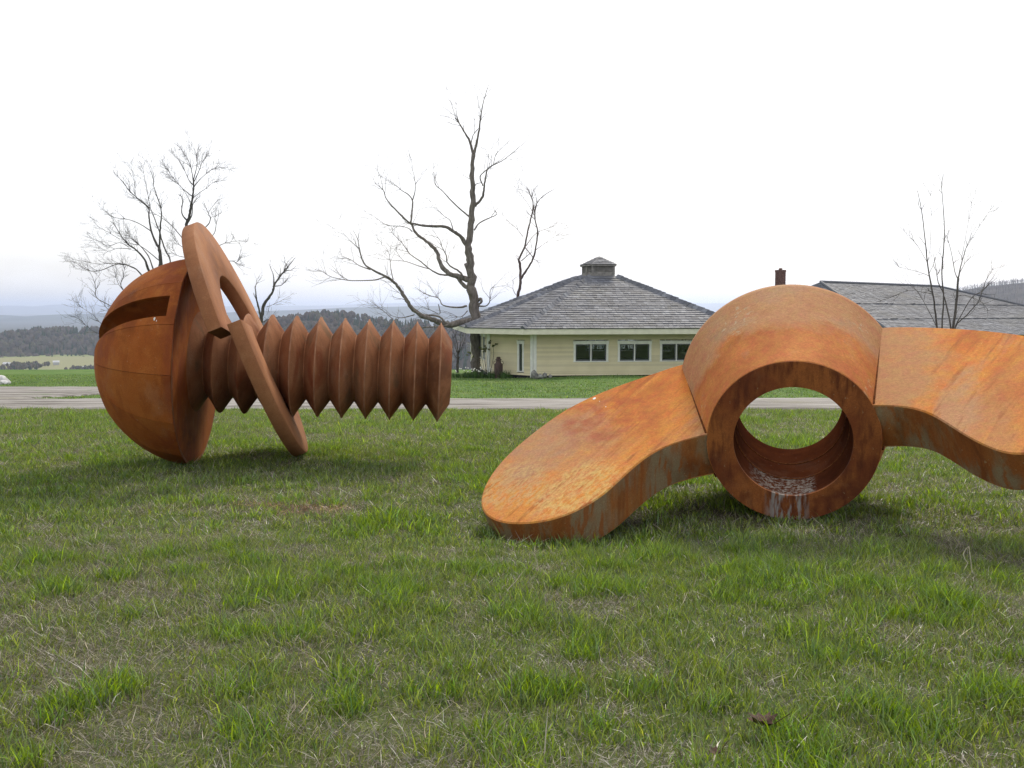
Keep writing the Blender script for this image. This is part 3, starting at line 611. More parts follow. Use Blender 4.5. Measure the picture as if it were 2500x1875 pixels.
def oct_poly(A, L, c, th):
    """elongated octagon, corner A first, long side running right (th = turn away from the picture plane)"""
    P = [Vector((A[0], A[1], 0))]; ang = -th
    for i in range(7):
        l = L if i % 2 == 0 else c; P.append(P[-1] + Vector((math.cos(ang), math.sin(ang), 0)) * l); ang += math.pi / 4
    return P
EA, EL, EC, TH = (.56, 52.0), 12.2, 3.9, R_(-7)
eave = oct_poly(EA, EL, EC, TH); EZ = .50
for i_ in (2, 3): eave[i_].x -= 1.7
ctr = sum(eave, Vector()) / 8
inset = .93
wallp = []
for i in range(8):
    d = (ctr - eave[i]); a, b = eave[i - 1], eave[(i + 1) % 8]
    n1 = (eave[i] - a).normalized(); n2 = (b - eave[i]).normalized(); i1 = Vector((-n1.y, n1.x, 0)); i2 = Vector((-n2.y, n2.x, 0))
    bis = (i1 + i2).normalized(); wallp.append(eave[i] + bis * (inset / bis.dot(i1)))
shift = Vector((.33, 0, 0)); wallp = [w + shift for w in wallp]
WB, WTp = -2.02, EZ + .02
hbase = -2.2
house = empty('house', (ctr.x, ctr.y, hbase), 'low eight sided pale yellow clapboard house with cupola and grey shingle roof', 'house')
EXPO = .12
def clap_wall(a, b, z0, z1, holes, name='clapboard_wall'):
    """lapped boards; holes = [(s0,s1,z0,z1)] along the wall"""
    d = b - a; L = d.length; d.normalize(); out = Vector((d.y, -d.x, 0)); mb = MB(); z = z0
    while z < z1 - 1e-3:
        zt = min(z + EXPO, z1); segs = [(0, L)]
        for (s0, s1, h0, h1) in holes:
            if zt > h0 + .005 and z < h1 - .005:
                segs = [q for (p0, p1) in segs for q in ((p0, min(p1, s0)), (max(p0, s1), p1)) if q[1] - q[0] > .01]
        for (p0, p1) in segs:
            v = []
            for s_ in (p0, p1):
                q = a + d * s_; v += [q + out * .06 + U * z, q + out * .004 + U * zt, q - out * .10 + U * zt, q - out * .10 + U * z]
            mb.add(v, [(0, 4, 5, 1), (1, 5, 6, 2), (2, 6, 7, 3), (3, 7, 4, 0), (0, 1, 2, 3), (4, 7, 6, 5)])
        z = zt
    return mb.build(name, M['clap'], house)
def window(a, b, s0, s1, z0, z1, lights=2, inner=True):
    """trimmed window set in wall a-b, two sashes side by side"""
    d = (b - a).normalized(); out = Vector((d.y, -d.x, 0)); mid = a + d * (s0 + s1) / 2 + U * (z0 + z1) / 2; w = s1 - s0; h = z1 - z0
    P = lambda s_, z, o_: a + d * s_ + U * z + out * o_
    def bar(sa, sb, za, zb, o0, o1): return MB().box(P((sa + sb) / 2, (za + zb) / 2, (o0 + o1) / 2), d * (sb - sa) / 2, out * (o1 - o0) / 2, U * (zb - za) / 2)
    T = .115
    fr = bar(s0, s0 + T, z0, z1 - .16, -.08, .045).build('window', M['trimw'], house)
    for n_, q in (('jamb', bar(s1 - T, s1, z0, z1 - .16, -.08, .045)), ('head', bar(s0 - .03, s1 + .03, z1 - .16, z1, -.08, .052)), ('drip_cap', bar(s0 - .06, s1 + .06, z1, z1 + .03, -.02, .085)), ('sill', bar(s0 - .02, s1 + .02, z0 - .05, z0, -.08, .07))):
        q.build(n_, M['trimw'], fr)
    i0, i1, j0, j1 = s0 + T, s1 - T, z0, z1 - .16
    if lights == 2: bar((i0 + i1) / 2 - .03, (i0 + i1) / 2 + .03, j0, j1, -.07, .03).build('mullion', M['trimw'], fr)
    cells = [(i0, (i0 + i1) / 2 - .03), ((i0 + i1) / 2 + .03, i1)] if lights == 2 else [(i0, i1)]
    for (c0, c1) in cells:
        sb = MB(); e = .055
        for (x0, x1, y0, y1) in ((c0, c0 + e, j0, j1), (c1 - e, c1, j0, j1), (c0 + e, c1 - e, j0, j0 + e * 1.3), (c0 + e, c1 - e, j1 - e, j1)):
            sb.box(P((x0 + x1) / 2, (y0 + y1) / 2, -.025), d * (x1 - x0) / 2, out * .02, U * (y1 - y0) / 2)
        sb.build('sash', M['sash'], fr)
        bar(c0 + e, c1 - e, j0 + e, j1 - e, -.03, -.024).build('pane', M['glass'], fr)
    return fr
def along(a, b, px):
    """distance along wall a-b where pixel column px falls"""
    d = (b - a); r = ray(px, 850); # solve in plan
    k = (a.x * r.y - a.y * r.x) / (d.y * r.x - d.x * r.y); return k * d.length
fa, fb = wallp[0], wallp[1]; la, lb = wallp[7], wallp[0]
ztop = lambda py, Y: at(1400, py, Y).z
wz0, wz1 = ztop(881, 53.5), ztop(833, 53.5)
wins = [(along(fa, fb, q0), along(fa, fb, q1)) for (q0, q1) in ((1400, 1485), (1508, 1590), (1611, 1691), (1710, 1788))]
clap_wall(fa, fb, WB - .02, WTp, [(s0, s1, wz0, wz1) for (s0, s1) in wins])
for (s0, s1) in wins: window(fa, fb, s0, s1, wz0, wz1)
ls0, ls1 = along(la, lb, 1264), along(la, lb, 1280); lz0, lz1 = ztop(905, 53.8), ztop(832, 53.8)
clap_wall(la, lb, WB - .02, WTp, [(ls0, ls1, lz0, lz1)]); window(la, lb, ls0, ls1, lz0, lz1, 1)
for i in range(1, 7):
    a, b = wallp[i], wallp[(i + 1) % 8]; L = (b - a).length
    hs = [(L * k - .75, L * k + .75, -1.35, .1) for k in ((.2, .4, .6, .8) if L > 6 else (.5,))]
    clap_wall(a, b, WB, WTp, hs)
    for (s0, s1, z0, z1) in hs:
        fw = window(a, b, s0, s1, z0, z1)
        d = (b - a).normalized(); out = Vector((d.y, -d.x, 0)); mb = MB()
        for k in range(1, 6): mb.box(a + d * (s0 + (s1 - s0) * k / 6) + U * (z0 + z1) / 2, d * .02, out * .02, U * (z1 - z0) / 2)
        for k in range(1, 4): mb.box(a + d * (s0 + s1) / 2 + U * (z0 + (z1 - z0) * k / 4), d * (s1 - s0) / 2, out * .018, U * .02)
        mb.build('muntins', M['sash'], fw)
# corner posts, foundation, floor inside
for i in range(8):
    q = wallp[i]; d1 = (wallp[i] - wallp[i - 1]).normalized(); d2 = (wallp[(i + 1) % 8] - wallp[i]).normalized(); bis = (Vector((d1.y, -d1.x, 0)) + Vector((d2.y, -d2.x, 0))).normalized()
    o1 = Vector((d1.y, -d1.x, 0)); o2 = Vector((d2.y, -d2.x, 0))
    z0, z1 = WB - .22, WTp; mb = MB()
    for (dd, oo, sg) in ((d1, o1, -1), (d2, o2, 1)):
        c_ = q + dd * sg * .07 + oo * .055 + U * (z0 + z1) / 2; mb.box(c_, dd * .085, oo * .036, U * (z1 - z0) / 2)
    mb.build('corner_board', M['trimw'], house)
fp = [w + (ctr - w).normalized() * .12 for w in wallp]
MB().prism([Vector((w.x, w.y, -3.0)) for w in fp], U * (3.0 + WB + .1)).build('foundation', M['found'], house)
MB().prism([Vector((w.x, w.y, EZ - .10)) for w in fp], U * .06).build('ceiling', M['inside'], house)
# fascia and soffit
mb = MB(); mb2 = MB()
for i in range(8):
    a, b = eave[i], eave[(i + 1) % 8]; d = (b - a).normalized(); out = Vector((d.y, -d.x, 0)); zt = EZ - .015; zb = EZ - .30
    ia, ib = a + (wallp[i] - a) * 1.02, b + (wallp[(i + 1) % 8] - b) * 1.02
    mb.add([a + U * zb, b + U * zb, b + U * zt, a + U * zt, a - out * .05 + U * zb, b - out * .05 + U * zb, b - out * .05 + U * zt, a - out * .05 + U * zt], [(0, 1, 2, 3), (5, 4, 7, 6), (0, 4, 5, 1), (3, 2, 6, 7)])
    mb2.add([a - out * .051 + U * (zb + .03), b - out * .051 + U * (zb + .03), ib + U * (zb + .03), ia + U * (zb + .03)], [(0, 1, 2, 3)])
mb.build('fascia', M['trim'], house); mb2.build('soffit', M['trim'], house)
APZ = at(1462, 659, ctr.y).z
apex = Vector((at(1462, 700, ctr.y).x, ctr.y, APZ))
def shingles(mb, a, b, tp, expo, wmean, kmax, thick=.03, thickrows=()):
    """courses of shingles on the triangle a-b-tp, up to fraction kmax"""
    la = ((tp - a).cross(b - a)).normalized(); la = la if la.z > 0 else -la
    slope = ((tp - (a + b) / 2)).length; n = int(slope / expo)
    for r in range(n):
        k0, k1 = r * expo / slope, min((r + 1.18) * expo / slope, .999)
        if k0 > kmax: break
        A0, B0 = a.lerp(tp, k0), b.lerp(tp, k0); A1, B1 = a.lerp(tp, k1), b.lerp(tp, k1); L = (B0 - A0).length; L1 = (B1 - A1).length; d = (B0 - A0) / L
        s_ = .05 - random.random() * wmean * .6; up_ = (A1 + B1) / 2 - (A0 + B0) / 2; off = (L - L1) / 2
        while s_ < L - .05:
            w = wmean * random.uniform(.55, 1.4); s0, s1 = max(s_, .05) + .006, min(s_ + w, L - .05) - .006; s_ += w
            if s1 - s0 < .03: continue
            t_ = thick * random.uniform(.8, 1.2) * (1.35 if r in thickrows else 1); dr = random.uniform(-.012, .012) * expo * 3
            m0, m1 = (A0 + B0) / 2, (A1 + B1) / 2; c0, c1 = s0 - L / 2, s1 - L / 2; u0, u1_ = max(min(c0, L1 / 2), -L1 / 2), max(min(c1, L1 / 2), -L1 / 2)
            p = [m0 + d * c0 + up_ * dr, m0 + d * c1 + up_ * dr, m1 + d * u1_, m1 + d * u0]
            mb.add([p[0] + la * .004, p[1] + la * .004, p[1] + la * t_, p[0] + la * t_, p[2] + la * .006, p[3] + la * .006], [(0, 1, 2, 3), (3, 2, 4, 5), (0, 3, 5), (1, 4, 2)])
roof = MB()
for i in range(8):
    a, b = eave[i] + U * EZ, eave[(i + 1) % 8] + U * EZ; roof.add([a, b, apex], [(0, 1, 2)])
roof.add([e + U * (EZ - .012) for e in eave], [tuple(range(8))]); roof_o = roof.build('roof', M['shing'], house)
sh = MB()
for i in range(8):
    a, b = eave[i] + U * EZ, eave[(i + 1) % 8] + U * EZ; oo = ((a + b) / 2 - Vector((ctr.x, ctr.y, EZ))).normalized() * .05
    shingles(sh, a + oo, b + oo, apex, .33, .30, .86, .045, (10, 19))
sh.build('shingles', M['shing'], roof_o, recalc=False)['kind'] = 'stuff'
for i in range(8):
    a = eave[i] + U * EZ; n_ = 34; d = (apex - a); mb = MB()
    side = d.cross(U).normalized(); upv = side.cross(d.normalized())
    for k in range(int(n_ * .88)):
        q0 = a + d * (k / n_); q1 = a + d * ((k + 1.25) / n_); h_ = .19 + random.uniform(-.01, .03); w_ = .2
        mb.add([q0 - side * w_ - upv * .02, q0 + upv * h_, q0 + side * w_ - upv * .02, q1 - side * w_ - upv * .03, q1 + upv * (h_ - .035), q1 + side * w_ - upv * .03], [(0, 1, 4, 3), (1, 2, 5, 4), (0, 2, 1)])
    mb.build('hip_cap', M['shing'], roof_o, recalc=False)
# cupola
def poly_at(P, k, z): return [Vector((apex.x + (q.x - ctr.x) * k, apex.y + (q.y - ctr.y) * k, z)) for q in P]
cz0, cz1, cz2, cz3 = at(1462, 690, apex.y).z, at(1462, 669, apex.y).z, at(1462, 647, apex.y).z, at(1462, 626, apex.y).z
kb = 2.14 / 19.5
cup = MB().prism(poly_at(eave, kb * 1.03, cz0), U * (cz1 - cz0)).build('cupola', M['cupola'], house)
MB().prism(poly_at(eave, kb * .93, cz1), U * (cz2 - cz1)).build('louvre_backing', M['louvre'], cup)
pc = poly_at(eave, kb * .97, 0)
for i in range(8):
    a, b = pc[i], pc[(i + 1) % 8]; d = (b - a).normalized(); out = Vector((d.y, -d.x, 0)); L = (b - a).length; zc = (cz1 + cz2) / 2
    for z_, h_ in ((cz1 + .05, .05), (cz2 - .05, .05)): MB().box((a + b) / 2 + U * z_, d * L / 2, out * .03, U * h_).build('rail', M['cupola'], cup)
    MB().box(a + U * zc, d * .06, out * .045, U * (cz2 - cz1) / 2).build('corner_post', M['cupola'], cup)
    for k in range(5):
        z_ = cz1 + .12 + (cz2 - cz1 - .24) * (k + .5) / 5; MB().box((a + b) / 2 + U * z_, d * (L / 2 - .06), out * .028 + U * -.02, out * .004 + U * .01).build('louvre', M['cupola'], cup)
ce = poly_at(eave, kb * 1.16, cz2); ct = Vector((apex.x, apex.y, cz3)); mb = MB(); mbs = MB()
for i in range(8):
    a, b = ce[i], ce[(i + 1) % 8]; mb.add([a, b, ct], [(0, 1, 2)]); shingles(mbs, a, b, ct, .22, .3, .97, .035)
mb.add([e - U * .002 for e in ce], [tuple(range(8))]); mb.build('cupola_roof', M['shing'], cup); mbs.build('cupola_shingles', M['shing'], cup, recalc=False)['kind'] = 'stuff'
MB().prism(poly_at(eave, kb * 1.13, cz2 - .10), U * .09).build('cornice', M['cupola'], cup)

# ------------------------------------------------------------------ long shingled building at the right
rp1 = at(2003, 689, 50.0); rp2 = at(2290, 697, 55.0); rp2.z = rp1.z - .12
rd = (rp2 - rp1); rd.z = 0; rd.normalize(); rf = Vector((rd.y, -rd.x, 0)); RUN = 6.4; RISE = 2.62; zE = rp1.z - RISE
e1 = rp1 + rf * RUN - rd * 2.2; e2 = rp2 + rf * RUN + rd * RUN * 1.35; e3 = rp2 - rf * RUN + rd * RUN * 1.35; e4 = rp1 - rf * RUN - rd * 2.2
for e in (e1, e2, e3, e4): e.z = zE
barn = empty('building', ((e1.x + e3.x) / 2, (e1.y + e3.y) / 2, -2.3), 'long building with hipped grey shingle roof and brick chimney behind the wing nut', 'building')
mb = MB().add([e1, e2, rp2, rp1, e3, e4], [(0, 1, 2, 3), (1, 4, 2), (4, 5, 3, 2), (5, 0, 3), (0, 5, 4, 1)]); rb = mb.build('roof', M['shing'], barn)
def shingle_quad(mb, a, b, c_, d_, expo, wmean, thick, thickrows=()):
    nrm = (b - a).cross(d_ - a).normalized(); nrm = nrm if nrm.z > 0 else -nrm; n = int(((c_ + d_) / 2 - (a + b) / 2).length / expo)
    for r in range(n):
        k0, k1 = r / n, min((r + 1.2) / n, 1); A0, B0, A1, B1 = a.lerp(d_, k0), b.lerp(c_, k0), a.lerp(d_, k1), b.lerp(c_, k1); L = (B0 - A0).length; s_ = -random.random() * wmean
        while s_ < L:
            w = wmean * random.uniform(.5, 1.5); f0, f1 = (max(s_, 0) + .005) / L, (min(s_ + w, L) - .005) / L; s_ += w
            if f1 - f0 < .001: continue
            t_ = thick * random.uniform(.7, 1.35) * (2.3 if r in thickrows else 1); p = [A0.lerp(B0, f0), A0.lerp(B0, f1), A1.lerp(B1, f1), A1.lerp(B1, f0)]
            mb.add([p[0] + nrm * .004, p[1] + nrm * .004, p[1] + nrm * t_, p[0] + nrm * t_, p[2] + nrm * .006, p[3] + nrm * .006], [(0, 1, 2, 3), (3, 2, 4, 5), (0, 3, 5), (1, 4, 2)])
mb = MB(); shingle_quad(mb, e1, e2, rp2, rp1, .19, .22, .022, (12, 23)); shingle_quad(mb, e2, e3, rp2 + rd * .01, rp2, .19, .22, .022, (12, 23)); shingle_quad(mb, e4, e1, rp1, rp1 - rd * .01, .19, .22, .022, (12, 23))
mb.build('shingles', M['shing'], rb, recalc=False)['kind'] = 'stuff'
for (q0, q1) in ((rp1, rp2), (e1, rp1), (e2, rp2)): MB().tube([q0 + U * .03, q0.lerp(q1, .5) + U * .03, q1 + U * .03], [.07] * 3, 6).build('ridge_cap', M['shing'], rb)
w4 = [e + ((rp1 + rp2) / 2 - e) * .09 for e in (e1, e2, e3, e4)]
EXPO = .12; _h = house; house = barn
for i in range(4):
    a, b = [Vector((q.x, q.y, 0)) for q in (w4[i], w4[(i + 1) % 4])]; clap_wall(a, b, -2.5, zE - .03, [])
house = _h
M['brick'] = plain('chimney_brick', (.17, .095, .08), .9, .3, 14, .2, .4)
chc = at(1905, 690, 56.0); cw = 8.4 / F * 56.0; mb = MB(); z0, z1 = -2.6, at(1905, 663, 56.0).z
chm = MB().box(Vector((chc.x, chc.y, (z0 + z1) / 2)), rd * cw, rf * cw, U * (z1 - z0) / 2).build('chimney', M['brick'], rb)
for k in range(int((z1 - z0) / .075)):
    mb.box(Vector((chc.x, chc.y, z0 + .075 * k + .037)), rd * (cw + .012), rf * (cw + .012), U * .031)
mb.build('brick_courses', M['brick'], rb); mb = MB().box(Vector((chc.x, chc.y, z1 + .03)), rd * (cw * 1.12), rf * (cw * 1.12), U * .06); mb.box(Vector((chc.x, chc.y, z1 + .13)), rd * cw * .35, rf * cw * .35, U * .06).build('chimney_cap', M['brick'], rb)

# ------------------------------------------------------------------ bare trees
def bark(name, a, b, c3):
    m, t, p = mat(name); g = N(t, 'ShaderNodeNewGeometry').outputs['Position']
    n = noise(t, g, 9, 6, .65, mapscale=(1, 1, .25)); c = ramp(t, n, [(.3, a), (.55, b), (.75, c3)]); t.links.new(c, p.inputs['Base Color']); p.inputs['Roughness'].default_value = .95; p.inputs['Specular IOR Level'].default_value = .1
    bump(t, p, n, .8, .05); return m
M['bark'] = bark('maple_bark', (.08, .07, .06), (.19, .165, .145), (.29, .26, .23)); M['bark2'] = bark('dark_bark', (.045, .04, .037), (.105, .095, .088), (.17, .155, .14))
M['barkr'] = bark('reddish_bark', (.06, .04, .036), (.13, .095, .085), (.19, .15, .135))
def catmull(P, n):
    out = []
    for i in range(len(P) - 1):
        p0, p1, p2, p3 = P[max(i - 1, 0)], P[i], P[i + 1], P[min(i + 2, len(P) - 1)]
        for k in range(n):
            t = k / n; out.append(tuple(.5 * ((2 * p1[j]) + (-p0[j] + p2[j]) * t + (2 * p0[j] - 5 * p1[j] + 4 * p2[j] - p3[j]) * t * t + (-p0[j] + 3 * p1[j] - 3 * p2[j] + p3[j]) * t ** 3) for j in range(len(p1))))
    out.append(P[-1]); return out
class Tree:
    def __init__(s, seed): s.big, s.small, s.r = MB(), MB(), random.Random(seed)
    def limb(s, pts, rad, jit=.06, big=True, sides=7):
        r = s.r; P = catmull([tuple(p) + (q,) for p, q in zip(pts, rad)], 4); V, Q = [], []
        for i, p in enumerate(P):
            k = 0 if i in (0,) else 1; w = max(p[3], .004); V.append(Vector(p[:3]) + Vector((r.uniform(-1, 1), r.uniform(-1, 1), r.uniform(-.5, .5))) * w * jit * 6 * k); Q.append(w * r.uniform(.9, 1.12))
        (s.big if big else s.small).tube(V, Q, sides if Q[0] > .05 else 5); return V, Q
    def twig(s, p, d, l, rad, lvl, spread=.7, up=.25, nseg=4, kids=3, minr=.004):
        r = s.r; V, Q = [p], [rad]
        for i in range(nseg):
            d = (d + Vector((r.gauss(0, 1), r.gauss(0, 1), r.gauss(0, 1))) * .17 + U * up * .22).normalized(); V.append(V[-1] + d * (l / nseg)); Q.append(max(minr, rad * (1 - .72 * (i + 1) / nseg)))
        s.small.tube(V, Q, 4 if rad > .02 else 3, False)
        if lvl > 0:
            for k in range(kids):
                i = r.randint(1, nseg); dd = (V[i] - V[i - 1]).normalized(); a = dd.orthogonal().normalized(); a.rotate(Matrix.Rotation(r.uniform(0, 6.28), 3, dd))
                nd = (dd + a * spread * r.uniform(.6, 1.3)).normalized(); s.twig(V[i], nd, l * r.uniform(.5, .8), max(minr, Q[i] * .75), lvl - 1, spread, up, max(3, nseg - 1), kids, minr)
    def sprout(s, V, Q, n, l, lvl, f0=.35, spread=.8, up=.3, kids=3, rmax=.03, minr=.004):
        r = s.r
        for k in range(n):
            i = min(len(V) - 1, max(1, int(len(V) * r.uniform(f0, 1)))); dd = (V[i] - V[i - 1]).normalized(); a = dd.orthogonal().normalized(); a.rotate(Matrix.Rotation(r.uniform(0, 6.28), 3, dd))
            s.twig(V[i], (dd + a * spread).normalized(), l * r.uniform(.5, 1.2), min(rmax, Q[i] * .6 + .003), lvl, .75, up, 4, kids, minr)
    def build(s, name, loc, material, label, cat='tree', group=None):
        o = empty(name, loc, label, cat, group); s.big.build('trunk', material, o, 60); s.small.build('crown', material, o, recalc=False); return o
def traced(tree, rows, conv, D, scale, sp=None, minw=.006):
    """rows: ([(zx,zy)...], w0, w1, depth lean, sprout count) in sketch units; conv maps a sketch point to picture px"""
    for (pts, w0, w1, lean, ns) in rows:
        n = len(pts); P, Rd = [], []; acc = 0
        for i, q in enumerate(pts):
            if i: acc += math.hypot(q[0] - pts[i - 1][0], q[1] - pts[i - 1][1]) * scale / F * D
            px, py = conv(q); d0 = D + (lean if not isinstance(lean, tuple) else lean[0] + lean[1] * acc) if isinstance(lean, tuple) else D + lean * acc
            P.append(at(px, py, d0)); k = i / (n - 1); Rd.append(max(minw, (w0 + (w1 - w0) * k ** .8) * scale / F * D / 2))
        V, Q = tree.limb(P, Rd, .05, Rd[0] > .03)
        if ns: tree.sprout(V, Q, ns, *(sp or (1.1, 2)))
# large maple beside the house
z7 = lambda q: (750 + q[0] * .38567, 180 + q[1] * .38567); D = 60.
tr = Tree(3)
traced(tr, [
 ([(1078, 1900), (1070, 1750), (1064, 1600), (1052, 1470), (1042, 1370), (1040, 1290), (1030, 1200), (1022, 1110), (1030, 1000), (1042, 900), (1048, 800), (1046, 700), (1045, 600), (1050, 505)], 80, 24, 0, 0),
 ([(1050, 510), (1030, 430), (990, 360), (960, 310), (935, 280)], 18, 5, .2, 5), ([(965, 320), (945, 250), (942, 150)], 6, 2, .2, 4),
 ([(1055, 505), (1075, 430), (1090, 350), (1095, 300), (1105, 230), (1120, 160), (1142, 90)], 18, 2.5, -.15, 8), ([(1038, 440), (1050, 390), (1085, 345)], 7, 5, -.2, 1),
 ([(1062, 835), (1105, 790), (1118, 740), (1125, 680), (1140, 610), (1165, 585), (1250, 540), (1395, 420)], 20, 2, -.3, 8), ([(1112, 710), (1095, 650), (1140, 605)], 9, 6, -.4, 2),
 ([(1165, 580), (1165, 520)], 4, 2, .1, 2), ([(1180, 570), (1195, 510), (1235, 468)], 5, 2, .3, 3), ([(1060, 712), (1075, 695), (1105, 690)], 6, 4, -.2, 0),
 ([(1058, 990), (1090, 945), (1150, 915), (1200, 890), (1185, 865)], 11, 3, .4, 3),
 ([(1028, 905), (960, 850), (900, 790), (860, 745), (815, 705), (805, 650), (800, 565)], 11, 2, .3, 6), ([(1035, 670), (1000, 650), (970, 630)], 4, 1, .3, 2),
 ([(1005, 1080), (970, 1030), (930, 1000), (880, 970), (820, 965), (740, 962), (680, 950), (650, 945), (600, 900), (540, 840), (500, 790), (480, 735), (425, 690)], 27, 3, -.25, 10),
 ([(925, 995), (905, 930), (860, 895), (820, 850)], 7, 2, (-.7, -.3), 5), ([(655, 940), (665, 860), (665, 800), (640, 765), (600, 740), (560, 705), (510, 670)], 12, 2, (-2.2, .3), 9),
 ([(667, 800), (683, 740), (680, 660), (660, 590)], 8, 1.5, (-2, -.3), 6), ([(480, 735), (465, 660), (440, 600)], 4, 1, (-3, .2), 4), ([(665, 1000), (640, 978), (590, 965), (510, 960), (460, 930), (425, 905)], 7, 2, (1.5, .3), 8),
 ([(1028, 1310), (985, 1290), (900, 1265), (850, 1210), (820, 1130), (790, 1090), (740, 1050), (690, 1010), (665, 960), (655, 935)], 40, 11, .35, 3),
 ([(900, 1275), (840, 1270), (780, 1240), (720, 1190), (650, 1140), (600, 1070), (550, 1020), (515, 975)], 13, 2, (.9, .4), 8), ([(770, 1235), (700, 1215), (630, 1190), (560, 1182), (525, 1180)], 7, 2, (1.3, -.3), 6),
 ([(640, 1130), (590, 1115), (530, 1105)], 4, 1.5, (2, .3), 4), ([(765, 1220), (755, 1170)], 3, 1, (1, 0), 2), ([(1000, 1300), (960, 1250), (910, 1220), (885, 1190), (880, 1150), (850, 1090), (830, 1040), (740, 1015)], 13, 2, -.5, 7),
 ([(885, 1190), (905, 1120)], 4, 1, (-1, 0), 2), ([(1020, 1360), (980, 1330), (945, 1285), (900, 1265)], 26, 20, .3, 0),
 ([(1062, 1560), (980, 1575), (900, 1590), (840, 1575), (790, 1555), (720, 1530), (660, 1480), (620, 1420), (590, 1370), (550, 1320), (490, 1280), (420, 1245), (360, 1200), (330, 1110), (320, 1050), (290, 990)], 46, 2, -.3, 12),
 ([(490, 1285), (430, 1305), (320, 1310), (240, 1305), (150, 1285), (100, 1255), (50, 1240)], 9, 2, (-4, -.3), 9), ([(400, 1240), (330, 1215), (280, 1180), (225, 1155)], 8, 2, (-4.5, .3), 7), ([(330, 1110), (260, 1045), (220, 995)], 5, 1, (-5, 0), 5),
 ([(545, 1315), (530, 1240), (520, 1150), (500, 1100)], 7, 1.5, (-3.5, .4), 6), ([(590, 1380), (630, 1440), (680, 1500), (720, 1520)], 8, 10, (-3, 0), 0), ([(890, 1590), (850, 1600), (740, 1605), (640, 1615)], 14, 4, (-1, -.5), 7), ([(680, 1525), (600, 1545), (545, 1535), (500, 1510)], 7, 2, (-2, .4), 6),
 ([(545, 1555), (480, 1500), (400, 1440)], 6, 2, (-2, .2), 7), ([(880, 1580), (840, 1540), (790, 1530), (720, 1525)], 14, 8, (-1, .2), 3),
 ([(1010, 1470), (950, 1480), (860, 1465), (830, 1420), (760, 1400), (680, 1350)], 13, 2, .5, 8), ([(830, 1460), (840, 1520), (790, 1500), (720, 1470)], 7, 2, (1.5, .2), 7), ([(1080, 1470), (1130, 1470), (1155, 1440), (1160, 1370), (1200, 1330)], 11, 2, -.4, 5), ([(1015, 1500), (970, 1540), (900, 1525)], 7, 2, -.3, 5),
 ([(1075, 1440), (1095, 1425), (1105, 1440), (1085, 1460)], 22, 14, -.5, 0), ([(1000, 1220), (1035, 1200)], 34, 40, -.1, 0)],
 z7, D, .38567, (1.3, 1, .4, .8, .3, 3, .02, .005))
b_ = at(1165, 905, D); tr.build('maple_tree', (b_.x, b_.y, -2.6), M['bark'], 'tallest bare tree with thick grey trunk standing beside the yellow house')
# slimmer tree behind the house roof
tr = Tree(5)
traced(tr, [
 ([(1300, 1900), (1310, 1650), (1320, 1470), (1340, 1380), (1350, 1300), (1345, 1200), (1340, 1170), (1375, 1100), (1395, 1000), (1420, 900), (1430, 830), (1420, 780), (1395, 730)], 28, 3, .1, 12),
 ([(1352, 1300), (1390, 1240), (1430, 1170), (1450, 1080), (1458, 1000), (1440, 900), (1455, 820), (1500, 770), (1555, 735)], 15, 3, -.3, 12), ([(1355, 1185), (1420, 1130)], 6, 4, -.4, 2), ([(1380, 1100), (1420, 1150), (1430, 1170)], 6, 5, -.3, 1),
 ([(1385, 1090), (1450, 1010), (1550, 970), (1620, 945)], 5, 1, .4, 6), ([(1440, 880), (1425, 800), (1418, 730)], 7, 2, .3, 6), ([(1440, 1120), (1510, 1070), (1590, 1015)], 4, 1, .3, 6), ([(1365, 1030), (1320, 975), (1260, 925)], 4, 1, -.3, 6), ([(1320, 1400), (1302, 1360), (1308, 1310)], 4, 2, .2, 2), ([(1440, 900), (1395, 820), (1350, 760), (1330, 690)], 4, 1, .4, 7)],
 z7, 66., .38567, (1.0, 1, .4, .8, .3, 3, .02, .005))
b_ = at(1260, 905, 66); tr.build('roadside_tree', (b_.x, b_.y, -3), M['barkr'], 'slim bare reddish tree rising behind the left slope of the house roof')
